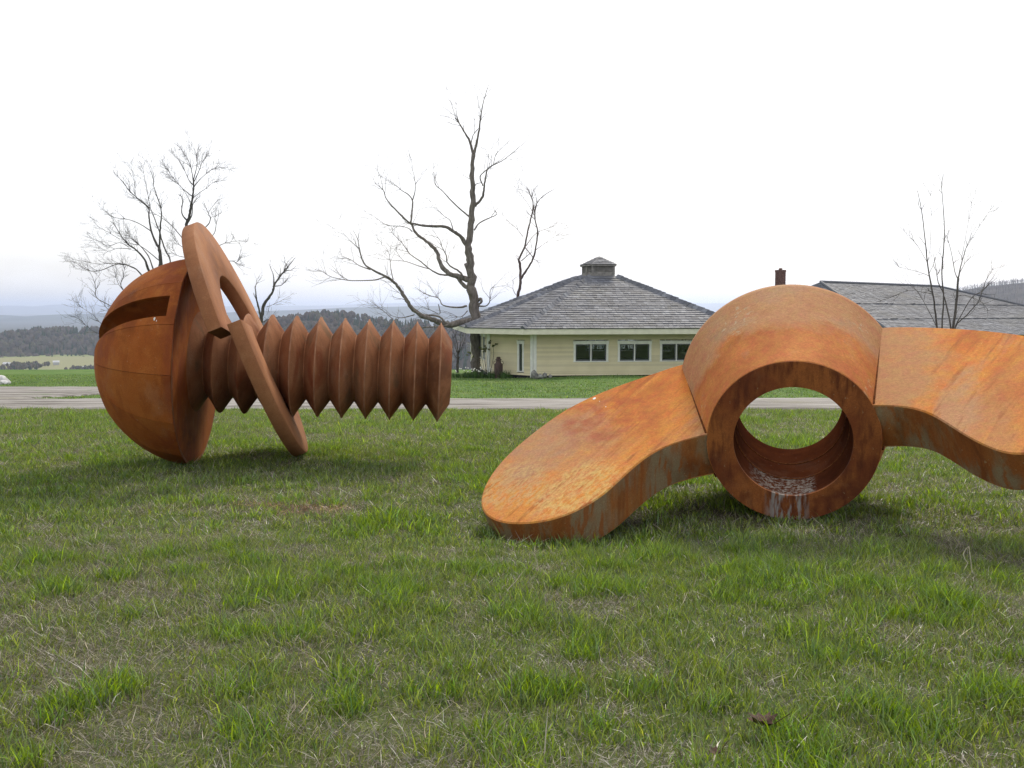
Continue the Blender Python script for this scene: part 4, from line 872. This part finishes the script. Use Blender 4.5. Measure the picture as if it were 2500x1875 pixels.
# trees behind the bolt head
z6 = lambda q: (180 + q[0] * .28029, 340 + q[1] * .28029)
tr = Tree(8)
traced(tr, [
 ([(985, 2080), (985, 1500), (985, 1020), (980, 880), (985, 740), (1005, 680), (1020, 600), (1035, 500), (1045, 430), (1042, 340)], 44, 12, 0, 5),
 ([(1042, 400), (1000, 350), (960, 260), (900, 160)], 10, 2, .3, 14), ([(1042, 370), (1030, 290), (1005, 200), (960, 120)], 10, 2, -.3, 14), ([(1043, 350), (1065, 270), (1075, 190), (1060, 110)], 10, 2, .2, 14), ([(1043, 380), (1085, 290), (1120, 200), (1150, 150)], 9, 2, -.3, 14), ([(1044, 420), (1110, 340), (1200, 265), (1290, 240)], 9, 2, .4, 14),
 ([(1030, 520), (1090, 470), (1150, 430), (1230, 370), (1330, 360)], 7, 2, -.4, 12), ([(1035, 500), (950, 430), (870, 340), (800, 240)], 9, 2, .3, 14), ([(1025, 560), (940, 420), (850, 350)], 6, 2, -.3, 10),
 ([(980, 700), (940, 640), (950, 520), (915, 480)], 14, 4, .4, 5), ([(985, 740), (1030, 660), (1040, 560), (1105, 490)], 14, 4, -.4, 5), ([(990, 900), (1150, 765), (1190, 700), (1170, 640), (1130, 540)], 14, 3, .3, 6), ([(1170, 640), (1250, 530)], 5, 2, .8, 5),
 ([(985, 1000), (1200, 850), (1240, 740), (1230, 680), (1280, 640)], 10, 2, -.3, 8), ([(985, 1050), (1270, 925), (1340, 900), (1460, 880)], 10, 2, .2, 7), ([(985, 1120), (1340, 1060), (1420, 1070), (1460, 960)], 10, 2, -.2, 12), ([(975, 900), (860, 760), (760, 680), (690, 640)], 9, 3, .3, 6), ([(975, 960), (900, 900), (850, 820)], 6, 2, -.4, 12), ([(985, 1030), (900, 1010), (860, 940)], 6, 2, .4, 12)],
 z6, 58., .28029, (.8, 2, .4, .6, .4, 2, .015, .0045))
b_ = at(456, 922, 58); tr.build('bare_tree', (b_.x, b_.y, -2.6), M['bark2'], 'bare tree with rounded twiggy top rising behind the leaning ring washer')
tr = Tree(9)
traced(tr, [
 ([(720, 2060), (730, 1500), (745, 1180), (762, 1060), (745, 950)], 44, 26, 0, 0),
 ([(745, 950), (705, 880), (672, 780), (655, 680), (650, 600), (560, 520), (470, 430), (430, 370), (350, 290)], 22, 2, .3, 16), ([(748, 950), (750, 850), (755, 750), (765, 660), (755, 590), (720, 480), (695, 400), (690, 330), (640, 200)], 18, 2, -.2, 16), ([(745, 800), (700, 680), (665, 590), (640, 450), (615, 320), (600, 250)], 10, 2, .2, 14), ([(662, 600), (600, 540), (545, 500), (530, 400), (515, 280)], 8, 2, -.3, 14),
 ([(745, 1150), (840, 1070), (800, 970), (770, 890), (745, 790)], 14, 12, .3, 3), ([(735, 1300), (650, 1130), (620, 1050), (540, 960), (480, 920), (420, 850), (350, 740), (310, 710)], 25, 3, -.3, 14), ([(700, 1160), (650, 1020), (580, 930), (510, 860), (450, 800)], 14, 2, .4, 12), ([(480, 940), (400, 900), (300, 930), (230, 890)], 7, 2, -.4, 10), ([(500, 955), (380, 950), (300, 975), (220, 940)], 7, 2, .4, 10), ([(400, 870), (300, 810), (215, 765)], 5, 2, .3, 10),
 ([(750, 1060), (640, 970), (540, 900), (480, 840)], 9, 2, -.3, 10), ([(672, 800), (580, 740), (480, 700), (350, 680), (290, 640), (230, 590)], 9, 2, .3, 12), ([(725, 1400), (590, 1180), (500, 1110), (390, 1085), (240, 1140), (140, 1145), (0, 1065)], 16, 2, -.3, 12), ([(440, 1095), (330, 1080), (200, 1085), (0, 1045)], 7, 2, .3, 10),
 ([(700, 1500), (430, 1310), (430, 1200), (440, 1130)], 12, 3, .2, 12), ([(700, 1650), (320, 1450), (200, 1380), (190, 1280), (140, 1160), (20, 1080)], 10, 2, -.2, 12), ([(425, 1310), (380, 1240), (340, 1100)], 6, 2, .3, 12), ([(690, 1800), (300, 1650), (180, 1540), (60, 1460)], 8, 2, .1, 14), ([(690, 1750), (420, 1560), (300, 1480), (220, 1400)], 8, 2, .2, 12), ([(690, 1850), (240, 1700), (140, 1650), (70, 1580)], 6, 2, -.1, 12)],
 z6, 56., .28029, (.75, 2, .4, .6, .35, 2, .015, .0045))
b_ = at(382, 920, 56); tr.build('bare_tree', (b_.x, b_.y, -2.6), M['bark2'], 'spreading many stemmed bare tree behind the domed bolt head')
tr = Tree(12)
traced(tr, [([(1600, 2070), (1615, 1800), (1630, 1600), (1640, 1520), (1660, 1440), (1700, 1380), (1740, 1310), (1745, 1270), (1800, 1190), (1850, 1130), (1890, 1080), (1930, 1030)], 44, 4, 0, 8), ([(1632, 1560), (1605, 1450), (1590, 1380), (1580, 1280)], 20, 8, -.3, 3), ([(1740, 1290), (1740, 1190), (1710, 1110)], 14, 4, .3, 2), ([(1750, 1280), (1810, 1270), (1850, 1225)], 9, 3, -.3, 6), ([(1850, 1140), (1845, 1100), (1880, 1050)], 7, 3, .3, 3), ([(1680, 1460), (1760, 1430), (1870, 1370)], 5, 2, .4, 6), ([(1630, 1600), (1660, 1590), (1700, 1550)], 4, 2, -.4, 7)], z6, 55., .28029, (.7, 1))
b_ = at(634, 920, 55); tr.build('tree_snag', (b_.x, b_.y, -2.6), M['bark2'], 'short broken dead tree behind the first threads of the bolt')
# many stemmed young tree before the long roof
z8 = lambda q: (1850 + q[0] * .29385, 430 + q[1] * .29385)
tr = Tree(14)
traced(tr, [
 ([(1560, 1960), (1535, 1600), (1490, 1260), (1465, 1050), (1440, 900), (1410, 720), (1390, 520), (1360, 280), (1327, 120)], 24, 4, .1, 8), ([(1565, 1960), (1545, 1600), (1532, 1260), (1545, 1030), (1530, 800), (1545, 600), (1550, 450), (1540, 250), (1525, 70)], 18, 4, -.1, 8),
 ([(1542, 970), (1500, 880), (1480, 760), (1460, 650)], 10, 3, .2, 4), ([(1575, 1960), (1600, 1600), (1605, 1260), (1550, 1000)], 18, 11, .15, 0), ([(1580, 1960), (1615, 1500), (1625, 1260), (1650, 1050), (1665, 850)], 24, 17, -.15, 2), ([(1665, 850), (1640, 800), (1610, 640), (1570, 490)], 9, 3, .2, 5), ([(1665, 850), (1690, 740), (1730, 600), (1765, 520)], 11, 3, -.3, 6), ([(1680, 800), (1730, 710), (1785, 665)], 6, 2, .3, 4),
 ([(1585, 1960), (1620, 1500), (1640, 1260), (1740, 1150), (1840, 1030), (1890, 880), (1960, 760)], 16, 3, .1, 10), ([(1640, 1250), (1770, 1020), (1870, 950), (1950, 850)], 9, 3, -.3, 6), ([(1490, 1260), (1400, 1080), (1320, 950), (1270, 910)], 7, 2, .3, 6), ([(1425, 830), (1350, 800), (1170, 755)], 5, 2, -.3, 6), ([(1450, 980), (1350, 960), (1250, 950), (1100, 1010), (980, 1050)], 5, 2, .3, 6), ([(1660, 1000), (1720, 990), (1850, 1040), (1910, 1110)], 6, 2, -.3, 6), ([(1410, 720), (1300, 540), (1150, 395)], 4, 1.5, .2, 6), ([(1430, 640), (1440, 400), (1437, 110)], 4, 1.5, -.3, 5), ([(1690, 700), (1770, 270), (1780, 210)], 4, 1.5, .2, 7), ([(1730, 600), (1870, 370), (1940, 270)], 4, 1.5, -.3, 7)],
 z8, 31., .29385, (.5, 1, .4, .6, .5, 2, .01, .0028), .004)
b_ = at(2312, 985, 31); tr.build('young_tree', (b_.x, b_.y, -1.35), M['bark2'], 'young tree of thin upright stems in front of the long shingle roof')
# small pruned tree at the end of the flower bed
zc_ = lambda q: (1080 + q[0] * .18083, 760 + q[1] * .18083)
tr = Tree(16)
traced(tr, [([(205, 830), (205, 740), (210, 640), (205, 560)], 40, 26, 0, 0), ([(205, 570), (170, 480), (150, 400), (130, 300)], 15, 4, .3, 4), ([(205, 570), (200, 450), (180, 330), (190, 280)], 15, 4, -.4, 4), ([(210, 570), (240, 450), (245, 290)], 15, 4, .2, 4), ([(215, 575), (270, 470), (300, 380), (320, 330)], 15, 4, -.3, 4), ([(210, 570), (255, 430), (280, 320)], 12, 4, .5, 4), ([(200, 640), (160, 580), (140, 480), (110, 380)], 10, 3, -.5, 4), ([(170, 480), (185, 400), (160, 300)], 8, 3, .6, 3), ([(270, 470), (265, 380), (230, 300)], 8, 3, .6, 3), ([(215, 660), (250, 560), (300, 440)], 10, 3, .4, 4)], zc_, 59., .18083, (.35, 1, .5, .6, .6, 2, .015, .006))
b_ = at(1117, 898, 59); tr.build('pruned_tree', (b_.x, b_.y, -2.6), M['bark2'], 'small dark pruned tree just right of the last bolt thread')

# ------------------------------------------------------------------ flower bed, milk can, stones
M['leafy'] = wood_mat('bed_leaves', [(.04, .09, .025), (.08, .15, .04), (.12, .19, .06)]); M['petal'] = plain('white_petals', (.8, .8, .72), .6, .05, 20); M['bud'] = wood_mat('young_leaves', [(.07, .08, .025), (.12, .14, .04)])
def leaf_clump(mb, c_, n, h, spread, w, r):
    for i in range(n):
        a = r.uniform(0, 6.28); d = Vector((math.cos(a), math.sin(a), 0)); b = c_ + d * r.uniform(0, spread * .5); hh = h * r.uniform(.5, 1); s_ = Vector((-d.y, d.x, 0)) * w; o_ = d * spread * r.uniform(.15, .8)
        mb.add([b - s_, b + s_, b + o_ * .4 + U * hh * .65 + s_ * .8, b + o_ * .4 + U * hh * .65 - s_ * .8, b + o_ + U * hh * .9], [(0, 1, 2, 3), (3, 2, 4)])
r = random.Random(4)
beds = [(1128, 903, 55.5, 'leftmost daffodil clump of the bed below the pruned tree'), (1150, 908, 55, 'daffodil clump at the foot of the maple trunk'), (1163, 913, 54.4, 'front daffodil clump before the maple trunk'), (1177, 911, 54.6, 'daffodil clump under the budding shrub'), (1190, 905, 54.9, 'daffodil clump against the house corner behind the shrub stems'), (1203, 913, 54, 'daffodil clump left of the milk can'), (1222, 918, 53.6, 'leafy clump growing in front of the milk can'), (1236, 921, 53.3, 'grassy clump right of the milk can by the yellow wall')]
for (px_, py_, Y_, lab) in beds:
    q = at(px_, py_, Y_); q.z = min(q.z, H1(q.x, q.y) + .12); z_ = H1(q.x, q.y); q.z = z_
    o = empty('daffodil_clump', q, lab, 'plant', 'plants of the flower bed'); mb = MB()
    for k in range(7): leaf_clump(mb, q + Vector((r.uniform(-.4, .4), r.uniform(-.3, .3), 0)), 26, r.uniform(.22, .6), .36, .011, r)
    mb.build('leaves', M['leafy'], o, recalc=False)
    if px_ < 1215:
        mb = MB()
        for k in range(6):
            f_ = q + Vector((r.uniform(-.4, .4), r.uniform(-.3, .1), r.uniform(.35, .62)))
            mb.lathe([(0, .005), (.02, .032), (.03, .036), (.035, .02)], f_, Vector((r.uniform(-.4, .4), -1, .4)), 6)
        mb.build('flowers', M['petal'], o, recalc=False)
# budding shrub
sq = lambda q: zc_(q); tr = Tree(21); lv = MB()
traced(tr, [([(575, 850), (545, 680), (515, 500)], 9, 3, .1, 0), ([(580, 850), (590, 600), (575, 480)], 9, 3, -.1, 0), ([(600, 850), (560, 600), (550, 510)], 8, 3, .1, 0), ([(620, 850), (640, 600), (628, 420)], 9, 3, -.1, 0), ([(640, 850), (690, 620), (692, 470), (730, 450)], 9, 3, .1, 0), ([(560, 850), (500, 690), (420, 620), (360, 560)], 7, 3, .1, 0), ([(600, 850), (610, 620), (660, 405)], 7, 3, -.1, 0)], zc_, 54.3, .18083)
for (zx, zy) in ((515, 500), (535, 520), (575, 480), (555, 515), (628, 420), (640, 440), (660, 405), (690, 470), (730, 450), (590, 530), (600, 510), (360, 560), (345, 600), (420, 620), (640, 520), (690, 480), (565, 545), (380, 580)):
    px_, py_ = zc_((zx, zy)); q = at(px_, py_, 54.3 + r.uniform(-.2, .2))
    for k in range(7):
        d = Vector((r.uniform(-1, 1), r.uniform(-1, 1), r.uniform(-.2, 1))).normalized() * .13; s_ = d.orthogonal().normalized() * .04; lv.add([q, q + d * .5 + s_, q + d, q + d * .5 - s_], [(0, 1, 2, 3)])
b_ = at(1187, 913, 54.3); o = tr.build('shrub', (b_.x, b_.y, H1(b_.x, b_.y)), M['bark2'], 'thin budding shrub in front of the yellow left wall', 'shrub'); q = lv.build('young_leaves', M['bud'], None, recalc=False)
q.parent = o; q.location = -o.location
# milk can
M['can'] = plain('rusty_can', (.075, .045, .038), .7, .25, 8)
q = at(1217, 912, 53.6); q.z = H1(q.x, q.y) - .02; zt = at(1217, 871, 53.6).z; hh = zt - q.z; rr = 10.6 / F * 53.6
o = empty('milk_can', q, 'dark rusty milk can leaning at the yellow clapboard wall', 'milk can')
MB().lathe([(0, rr * .92), (hh * .03, rr), (hh * .58, rr), (hh * .66, rr * .9), (hh * .74, rr * .62), (hh * .78, rr * .56), (hh * .86, rr * .56)], q, U, 28).build('body', M['can'], o, 40)
MB().lathe([(hh * .84, rr * .60), (hh * .85, rr * .74), (hh * .88, rr * .72), (hh * .89, rr * .52), (hh * .97, rr * .48), (hh, rr * .3)], q, U, 28).build('lid', M['can'], o, 40)
for s in (1, -1): MB().tube([q + Vector((s * rr * .6, -.02, hh * .80)), q + Vector((s * rr * 1.0, -.02, hh * .80)), q + Vector((s * rr * 1.12, -.02, hh * .72)), q + Vector((s * rr * .95, -.02, hh * .62))], [.018] * 4, 6).build('handle', M['can'], o, 60)
# stones
M['stone'] = plain('grey_stone', (.22, .22, .20), .9, .3, 7, .2, .5); M['pale'] = plain('pale_stone', (.62, .61, .60), .85, .15, 5, .2, .4)
def stone(name, q, sx, sy, sz, material, label, seed, group=None):
    rs = np.random.default_rng(seed); bm = bmesh.new(); bmesh.ops.create_icosphere(bm, subdivisions=3, radius=1)
    pl = [(Vector(rs.normal(size=3)).normalized(), rs.uniform(.62, .9)) for _ in range(11)]
    for v in bm.verts:
        for (n_, d_) in pl:
            e = v.co.dot(n_) - d_
            if e > 0: v.co -= n_ * e
        v.co *= 1 + rs.normal() * .012; v.co = Vector((v.co.x * sx, v.co.y * sy, v.co.z * sz))
    me = bpy.data.meshes.new(name); bm.to_mesh(me); bm.free(); me.shade_smooth(); me.set_sharp_from_angle(angle=R_(28)); me.materials.append(material)
    o = bpy.data.objects.new(name, me); C.objects.link(o); o.location = q; tag(o, label, 'stone', group); return o
for k, (px_, py_, Y_, s_, lab) in enumerate(((1306, 926, 51.3, (.24, .3, .36), 'mossy grey stone against the white corner board of the house'), (1319, 931, 51.0, (.20, .3, .22), 'rounded grey stone in front of the house corner'), (1330, 922, 51.6, (.16, .25, .24), 'upright grey stone second from the right by the house wall'), (1343, 920, 51.8, (.13, .2, .14), 'smallest grey stone farthest along the house wall'))):
    q = at(px_, py_, Y_); q.z = H1(q.x, q.y) + s_[2] * .35; stone('stone', q, *s_, M['stone'], lab, 30 + k, 'stones at the house corner')
for k, (px_, py_, Y_, s_, lab) in enumerate(((15, 926, 45.5, (.22, .2, .2), 'pale boulder nearest the field at the left picture edge'), (3, 927, 45.2, (.28, .25, .27), 'large pale boulder cut by the left picture edge'), (9, 933, 44.8, (.26, .2, .13), 'low pale slab at the foot of the boulders on the left edge'))):
    q = at(px_, py_, Y_); q.z = H1(q.x, q.y) + s_[2] * .55; stone('boulder', q, *s_, M['pale'], lab, 50 + k, 'pale boulders at the left edge')

# ------------------------------------------------------------------ grass
m, t, p = mat('grass_blades'); t.nodes.remove(p)
at_ = N(t, 'ShaderNodeAttribute', attribute_name='tint'); df = N(t, 'ShaderNodeBsdfDiffuse'); tl_ = N(t, 'ShaderNodeBsdfTranslucent'); gs_ = N(t, 'ShaderNodeBsdfGlossy', Roughness=.42); gs_.inputs[0].default_value = (.8, .85, .9, 1)
m1 = N(t, 'ShaderNodeMixShader'); m1.inputs[0].default_value = .46; m2 = N(t, 'ShaderNodeMixShader'); m2.inputs[0].default_value = .055
t.links.new(at_.outputs['Color'], df.inputs['Color']); hs = N(t, 'ShaderNodeHueSaturation', Saturation=1.15, Value=1.25); t.links.new(at_.outputs['Color'], hs.inputs['Color']); t.links.new(hs.outputs[0], tl_.inputs['Color'])
t.links.new(df.outputs[0], m1.inputs[1]); t.links.new(tl_.outputs[0], m1.inputs[2]); t.links.new(m1.outputs[0], m2.inputs[1]); t.links.new(gs_.outputs[0], m2.inputs[2]); t.links.new(m2.outputs[0], t.nodes['Material Output'].inputs['Surface']); M['blade'] = m
# tufts of lush grass and mats of dead grass
def field_pts(n, y0, y1, margin=1.3):
    yy = np.sqrt(rng.uniform(y0 ** 2, y1 ** 2, n)) if y0 > 0 else rng.uniform(y0, y1, n)
    return rng.uniform(-1, 1, n) * (.52 * yy + margin), yy
tx, ty = field_pts(1500, 2.6, 24); tr_ = rng.uniform(.03, .10, 1500) * (1 + .03 * ty); tg = rng.uniform(.1, .5, 1500)
named = [(1330, 1690, 0.110, 1.5), (1120, 1640, 0.072, 1.0), (2010, 1610, 0.088, 1.3), (2130, 1740, 0.099, 1.2), (620, 1790, 0.110, 1.2), (140, 1450, 0.110, 1.3), (1060, 1700, 0.088, 1.1), (920, 1270, 0.121, 1.2), (1480, 1440, 0.110, 1.0), (2330, 1480, 0.138, 1.2), (560, 1690, 0.110, 1.1), (1240, 1430, 0.110, 1.0), (1900, 1320, 0.138, 1.1), (2230, 1780, 0.110, 1.2), (330, 1500, 0.110, 1.0), (730, 1560, 0.110, 1.0), (2440, 1700, 0.138, 1.2)]
for (px_, py_, r_, g_) in named:
    d = ray(px_, py_); k = -1.6 / (d.z + .042 * d.y); tx = np.append(tx, d.x * k); ty = np.append(ty, d.y * k); tr_ = np.append(tr_, r_ * 1.15); tg = np.append(tg, g_ * .62)
for (px_, py_) in ((1200, 1330), (1260, 1340), (1330, 1342), (1400, 1335), (1840, 1262), (1900, 1280), (1960, 1284), (2020, 1278), (2080, 1255), (440, 1130), (470, 1140), (410, 1128), (720, 1115), (755, 1122), (1175, 1310)):
    d = ray(px_, py_); k = -1.6 / (d.z + .042 * d.y); tx = np.append(tx, d.x * k); ty = np.append(ty, d.y * k); tr_ = np.append(tr_, .07); tg = np.append(tg, .55)
STRAW = []
d = ray(760, 1242); k = -1.6 / (d.z + .042 * d.y); STRAW.append((d.x * k, d.y * k, .42, .30)); d = ray(640, 1236); k = -1.6 / (d.z + .042 * d.y); STRAW.append((d.x * k, d.y * k, .40, .12))
def blades(n, y0, y1, lmul, wmul, segs, name, label, short=False, xs_=None):
    if xs_ is None: x, y = field_pts(n, y0, y1)
    else: x, y = xs_
    n = len(x)
    ok = ~on_road(x, y)
    x, y = x[ok], y[ok]; n = len(x)
    lush = np.zeros(n); 
    # nearest tufts through a coarse grid
    cell = {}
    for i in range(len(tx)): cell.setdefault((int(tx[i] // 1), int(ty[i] // 1)), []).append(i)
    cxi = np.floor(x).astype(int); cyi = np.floor(y).astype(int); key = cxi * 1000 + cyi; order = np.argsort(key, kind='stable'); ks = key[order]; st = np.searchsorted(ks, np.unique(ks)); un = np.unique(ks)
    st = np.append(st, n)
    for j in range(len(un)):
        ids = order[st[j]:st[j + 1]]; a, b = cxi[ids[0]], cyi[ids[0]]
        for da in (-1, 0, 1):
            for db in (-1, 0, 1):
                for i in cell.get((a + da, b + db), ()):
                    lush[ids] = np.maximum(lush[ids], tg[i] * np.exp(-((x[ids] - tx[i]) ** 2 + (y[ids] - ty[i]) ** 2) / (2 * tr_[i] ** 2)))
    irr = fbm(x * 2.6, y * 2.6, 71, 3); lush = np.clip(lush * (.45 + 1.1 * fbm(x * 9, y * 9, 72, 2)) + .5 * smooth(.52, .70, irr), 0, 1.4)
    dry = fbm(x * .8, y * .8, 61, 3) * .4 + fbm(x * 4.3, y * 4.3, 62, 3) * .6
    vig = fbm(x * 3.4, y * 3.4, 63, 3)
    pdead = np.clip((dry - .375) * 3.0, .17, .78) * (1 - .8 * np.clip(lush, 0, 1))
    stz = np.zeros(n)
    for (sx_, sy_, ra, rb_) in STRAW: stz = np.maximum(stz, np.exp(-((x - sx_) / ra) ** 4 - ((y - sy_) / rb_) ** 4))
    pdead = np.maximum(pdead, stz * .97)
    if short: pdead = pdead * .55
    dead = rng.random(n) < pdead
    keep = rng.random(n) < np.where(dead, .95, .55 + .45 * np.clip(vig * 1.3 + lush, 0, 1)); x, y, lush, dead, vig, stz, dry = [q[keep] for q in (x, y, lush, dead, vig, stz, dry)]; n = len(x)
    L = rng.gamma(6, 1 / 6, n) * (.028 + .040 * vig + .058 * lush) * lmul; L = np.where(dead, L * rng.uniform(.7, 1.7, n), L); L = np.clip(L, .012, .26 * lmul)
    W = rng.uniform(.0013, .0032, n) * wmul * (1 + .4 * np.clip(lush, 0, 1)); W = np.where(dead, W * .75, W)
    th = rng.uniform(0, 2 * np.pi, n); bend = rng.uniform(.15, .95, n); bend = np.where(dead, rng.uniform(1.0, 3.4, n), bend)
    z = hgt(x, y) - .008
    dx, dy = np.cos(th), np.sin(th); fx = rng.uniform(0, 2 * np.pi, n); sx_, sy_ = np.cos(fx), np.sin(fx)
    el = np.clip(1.45 - bend * .42, .06, 1.5); el = np.where(dead, np.clip(rng.normal(.35, .28, n), .02, 1.2), el)
    base = np.stack([x, y, z], -1); side = np.stack([sx_, sy_, 0 * sx_], -1) * W[:, None]
    d1 = np.stack([dx * np.cos(el), dy * np.cos(el), np.sin(el)], -1); e2 = el - np.where(dead, rng.uniform(-.3, .9, n), rng.uniform(.05, .8, n)); d2 = np.stack([dx * np.cos(e2), dy * np.cos(e2), np.sin(e2)], -1)
    lift = np.where(dead, rng.uniform(0, .022, n) * lmul, 0)[:, None] * np.array([0, 0, 1.]); base = base + lift
    mid = base + d1 * (L * .55)[:, None]; tip = mid + d2 * (L * .5)[:, None]
    if segs == 2:
        V = np.stack([base - side, base + side, mid + side * .85, mid - side * .85, tip], 1); nv_ = 5
        T = np.array([[0, 1, 2], [0, 2, 3], [3, 2, 4]])
    else:
        V = np.stack([base - side, base + side, tip], 1); nv_ = 3; T = np.array([[0, 1, 2]])
    # colours
    k = rng.random(n)[:, None]; g1 = np.array([.070, .112, .018]); g2 = np.array([.262, .318, .056]); col = g1 + (g2 - g1) * k
    yl = np.clip((dry - .45) * 2, 0, .5)[:, None] * rng.random(n)[:, None]; col = col * (1 - yl) + np.array([.27, .27, .07]) * yl
    blu = (rng.random(n) < .2)[:, None]; col = np.where(blu, col * np.array([.75, .92, 1.45]), col)
    col = np.where((lush > .35)[:, None], col * np.array([.98, 1.10, .82]), col)
    d1c = np.array([.10, .082, .055]); d2c = np.array([.47, .42, .33]); kd = (rng.random(n) ** 1.9)[:, None]; dc = d1c + (d2c - d1c) * kd; dc = np.where((stz > .4)[:, None], dc * np.array([1.12, .86, .66]), dc)
    col = np.where(dead[:, None], dc, col) * np.exp(rng.normal(-.05, .32, n))[:, None]; col = np.clip(col, .01, .7)
    if short: col = col * np.array([.70, .78, .70])
    col4 = np.concatenate([col, np.ones((n, 1))], 1); vc = np.repeat(col4[:, None, :], nv_, 1)
    F_ = (T[None] + (np.arange(n) * nv_)[:, None, None]).reshape(-1, 3)
    me = bpy.data.meshes.new(name); me.vertices.add(n * nv_); me.vertices.foreach_set('co', V.reshape(-1).astype(np.float32))
    me.loops.add(F_.size); me.loops.foreach_set('vertex_index', F_.ravel().astype(np.int32)); me.polygons.add(len(F_)); me.polygons.foreach_set('loop_start', np.arange(0, F_.size, 3, dtype=np.int32)); me.polygons.foreach_set('loop_total', np.full(len(F_), 3, np.int32))
    a_ = me.attributes.new('tint', 'FLOAT_COLOR', 'POINT'); a_.data.foreach_set('color', vc.reshape(-1).astype(np.float32)); me.update(); me.materials.append(M['blade'])
    o = bpy.data.objects.new(name, me); C.objects.link(o); tag(o, label, 'grass', kind='stuff'); return len(F_)
nt_ = blades(400000, 2.5, 8.2, 1.0, 1.0, 2, 'grass', 'rough spring grass with dead straw in the foreground')
nt_ += blades(330000, 8.2, 15.5, 1.05, 1.7, 2, 'grass', 'rough grass around the sculptures')
nt_ += blades(330000, 15.5, 26.4, 1.15, 3.2, 1, 'grass', 'rough grass between the bolt and the gravel road')
yy = rng.uniform(30.5, 62, 170000); xx = rng.uniform(-1, 1, 170000) * (.52 * yy + 2)
nt_ += blades(0, 0, 0, .85, 6.5, 1, 'grass', 'mown lawn between the gravel road and the house', True, (xx, yy))
print('grass triangles', nt_)

# ------------------------------------------------------------------ things lying in the grass
M['leafb'] = plain('dead_leaf', (.075, .036, .026), .8, .3, 60)
def dead_leaf(px_, py_, s_, rz, label):
    d = ray(px_, py_); k = -1.6 / (d.z + .042 * d.y); q = Vector((d.x * k, d.y * k, 0)); q.z = H1(q.x, q.y) + .05
    mb = MB(); out = [(0, -1), (.28, -.62), (.75, -.7), (.6, -.28), (1, .05), (.55, .2), (.6, .7), (.22, .55), (0, 1.05), (-.22, .55), (-.62, .66), (-.55, .2), (-1, 0), (-.58, -.3), (-.72, -.72), (-.28, -.62)]
    n = len(out); cs, sn = math.cos(rz), math.sin(rz)
    def w(x_, y_): return Vector((x_ * cs - y_ * sn, x_ * sn + y_ * cs, .55 * abs(x_) ** 1.6 + .28 * y_ * y_ + .12 * math.sin(5 * x_ + 3 * y_))) * s_
    vs = [q + w(0, 0)] + [q + w(a * .5, b * .5) for a, b in out] + [q + w(a, b) for a, b in out]; vs = vs + [v - U * .0012 for v in vs]; m_ = 1 + 2 * n; fs = []
    for l in (0, m_):
        for i in range(n):
            j = (i + 1) % n; fs += [(l, l + 1 + i, l + 1 + j), (l + 1 + i, l + 1 + n + i, l + 1 + n + j, l + 1 + j)]
    for i in range(n): j = (i + 1) % n; fs.append((1 + n + i, 1 + n + j, m_ + 1 + n + j, m_ + 1 + n + i))
    r_ = empty('dead_leaf', q, label, 'leaf'); MB().add(vs, fs).build('blade', M['leafb'], r_, 60); MB().tube([q + w(0, -1), q + w(.1, -1.5), q + w(.05, -2.0)], [.0018] * 3, 5).build('stem', M['leafb'], r_)
dead_leaf(1858, 1795, .066, .7, 'curled brown dead leaf in the grass near the lower right'); dead_leaf(1746, 1868, .03, 2.0, 'small brown dead leaf at the bottom edge of the grass')
M['stalk'] = plain('dry_stalk', (.52, .47, .36), .8, .15, 40)
d = ray(2362, 1400); k = -1.6 / (d.z + .042 * d.y); q = Vector((d.x * k, d.y * k, 0)); q.z = H1(q.x, q.y); sc_ = q.y / F
P_ = lambda a, b: q + Vector((a * sc_, 0, b * sc_))
o = empty('dry_stalk', q, 'tall pale bent dry grass stalk right of the wing nut hub', 'stalk'); MB().tube([P_(12, 0), P_(8, 30), P_(1, 72), P_(-6, 66), P_(-12, 52), P_(-8, 40), P_(0, 30), P_(-12, 4)], [.004, .0038, .003, .003, .003, .003, .003, .002], 5).build('stem', M['stalk'], o)
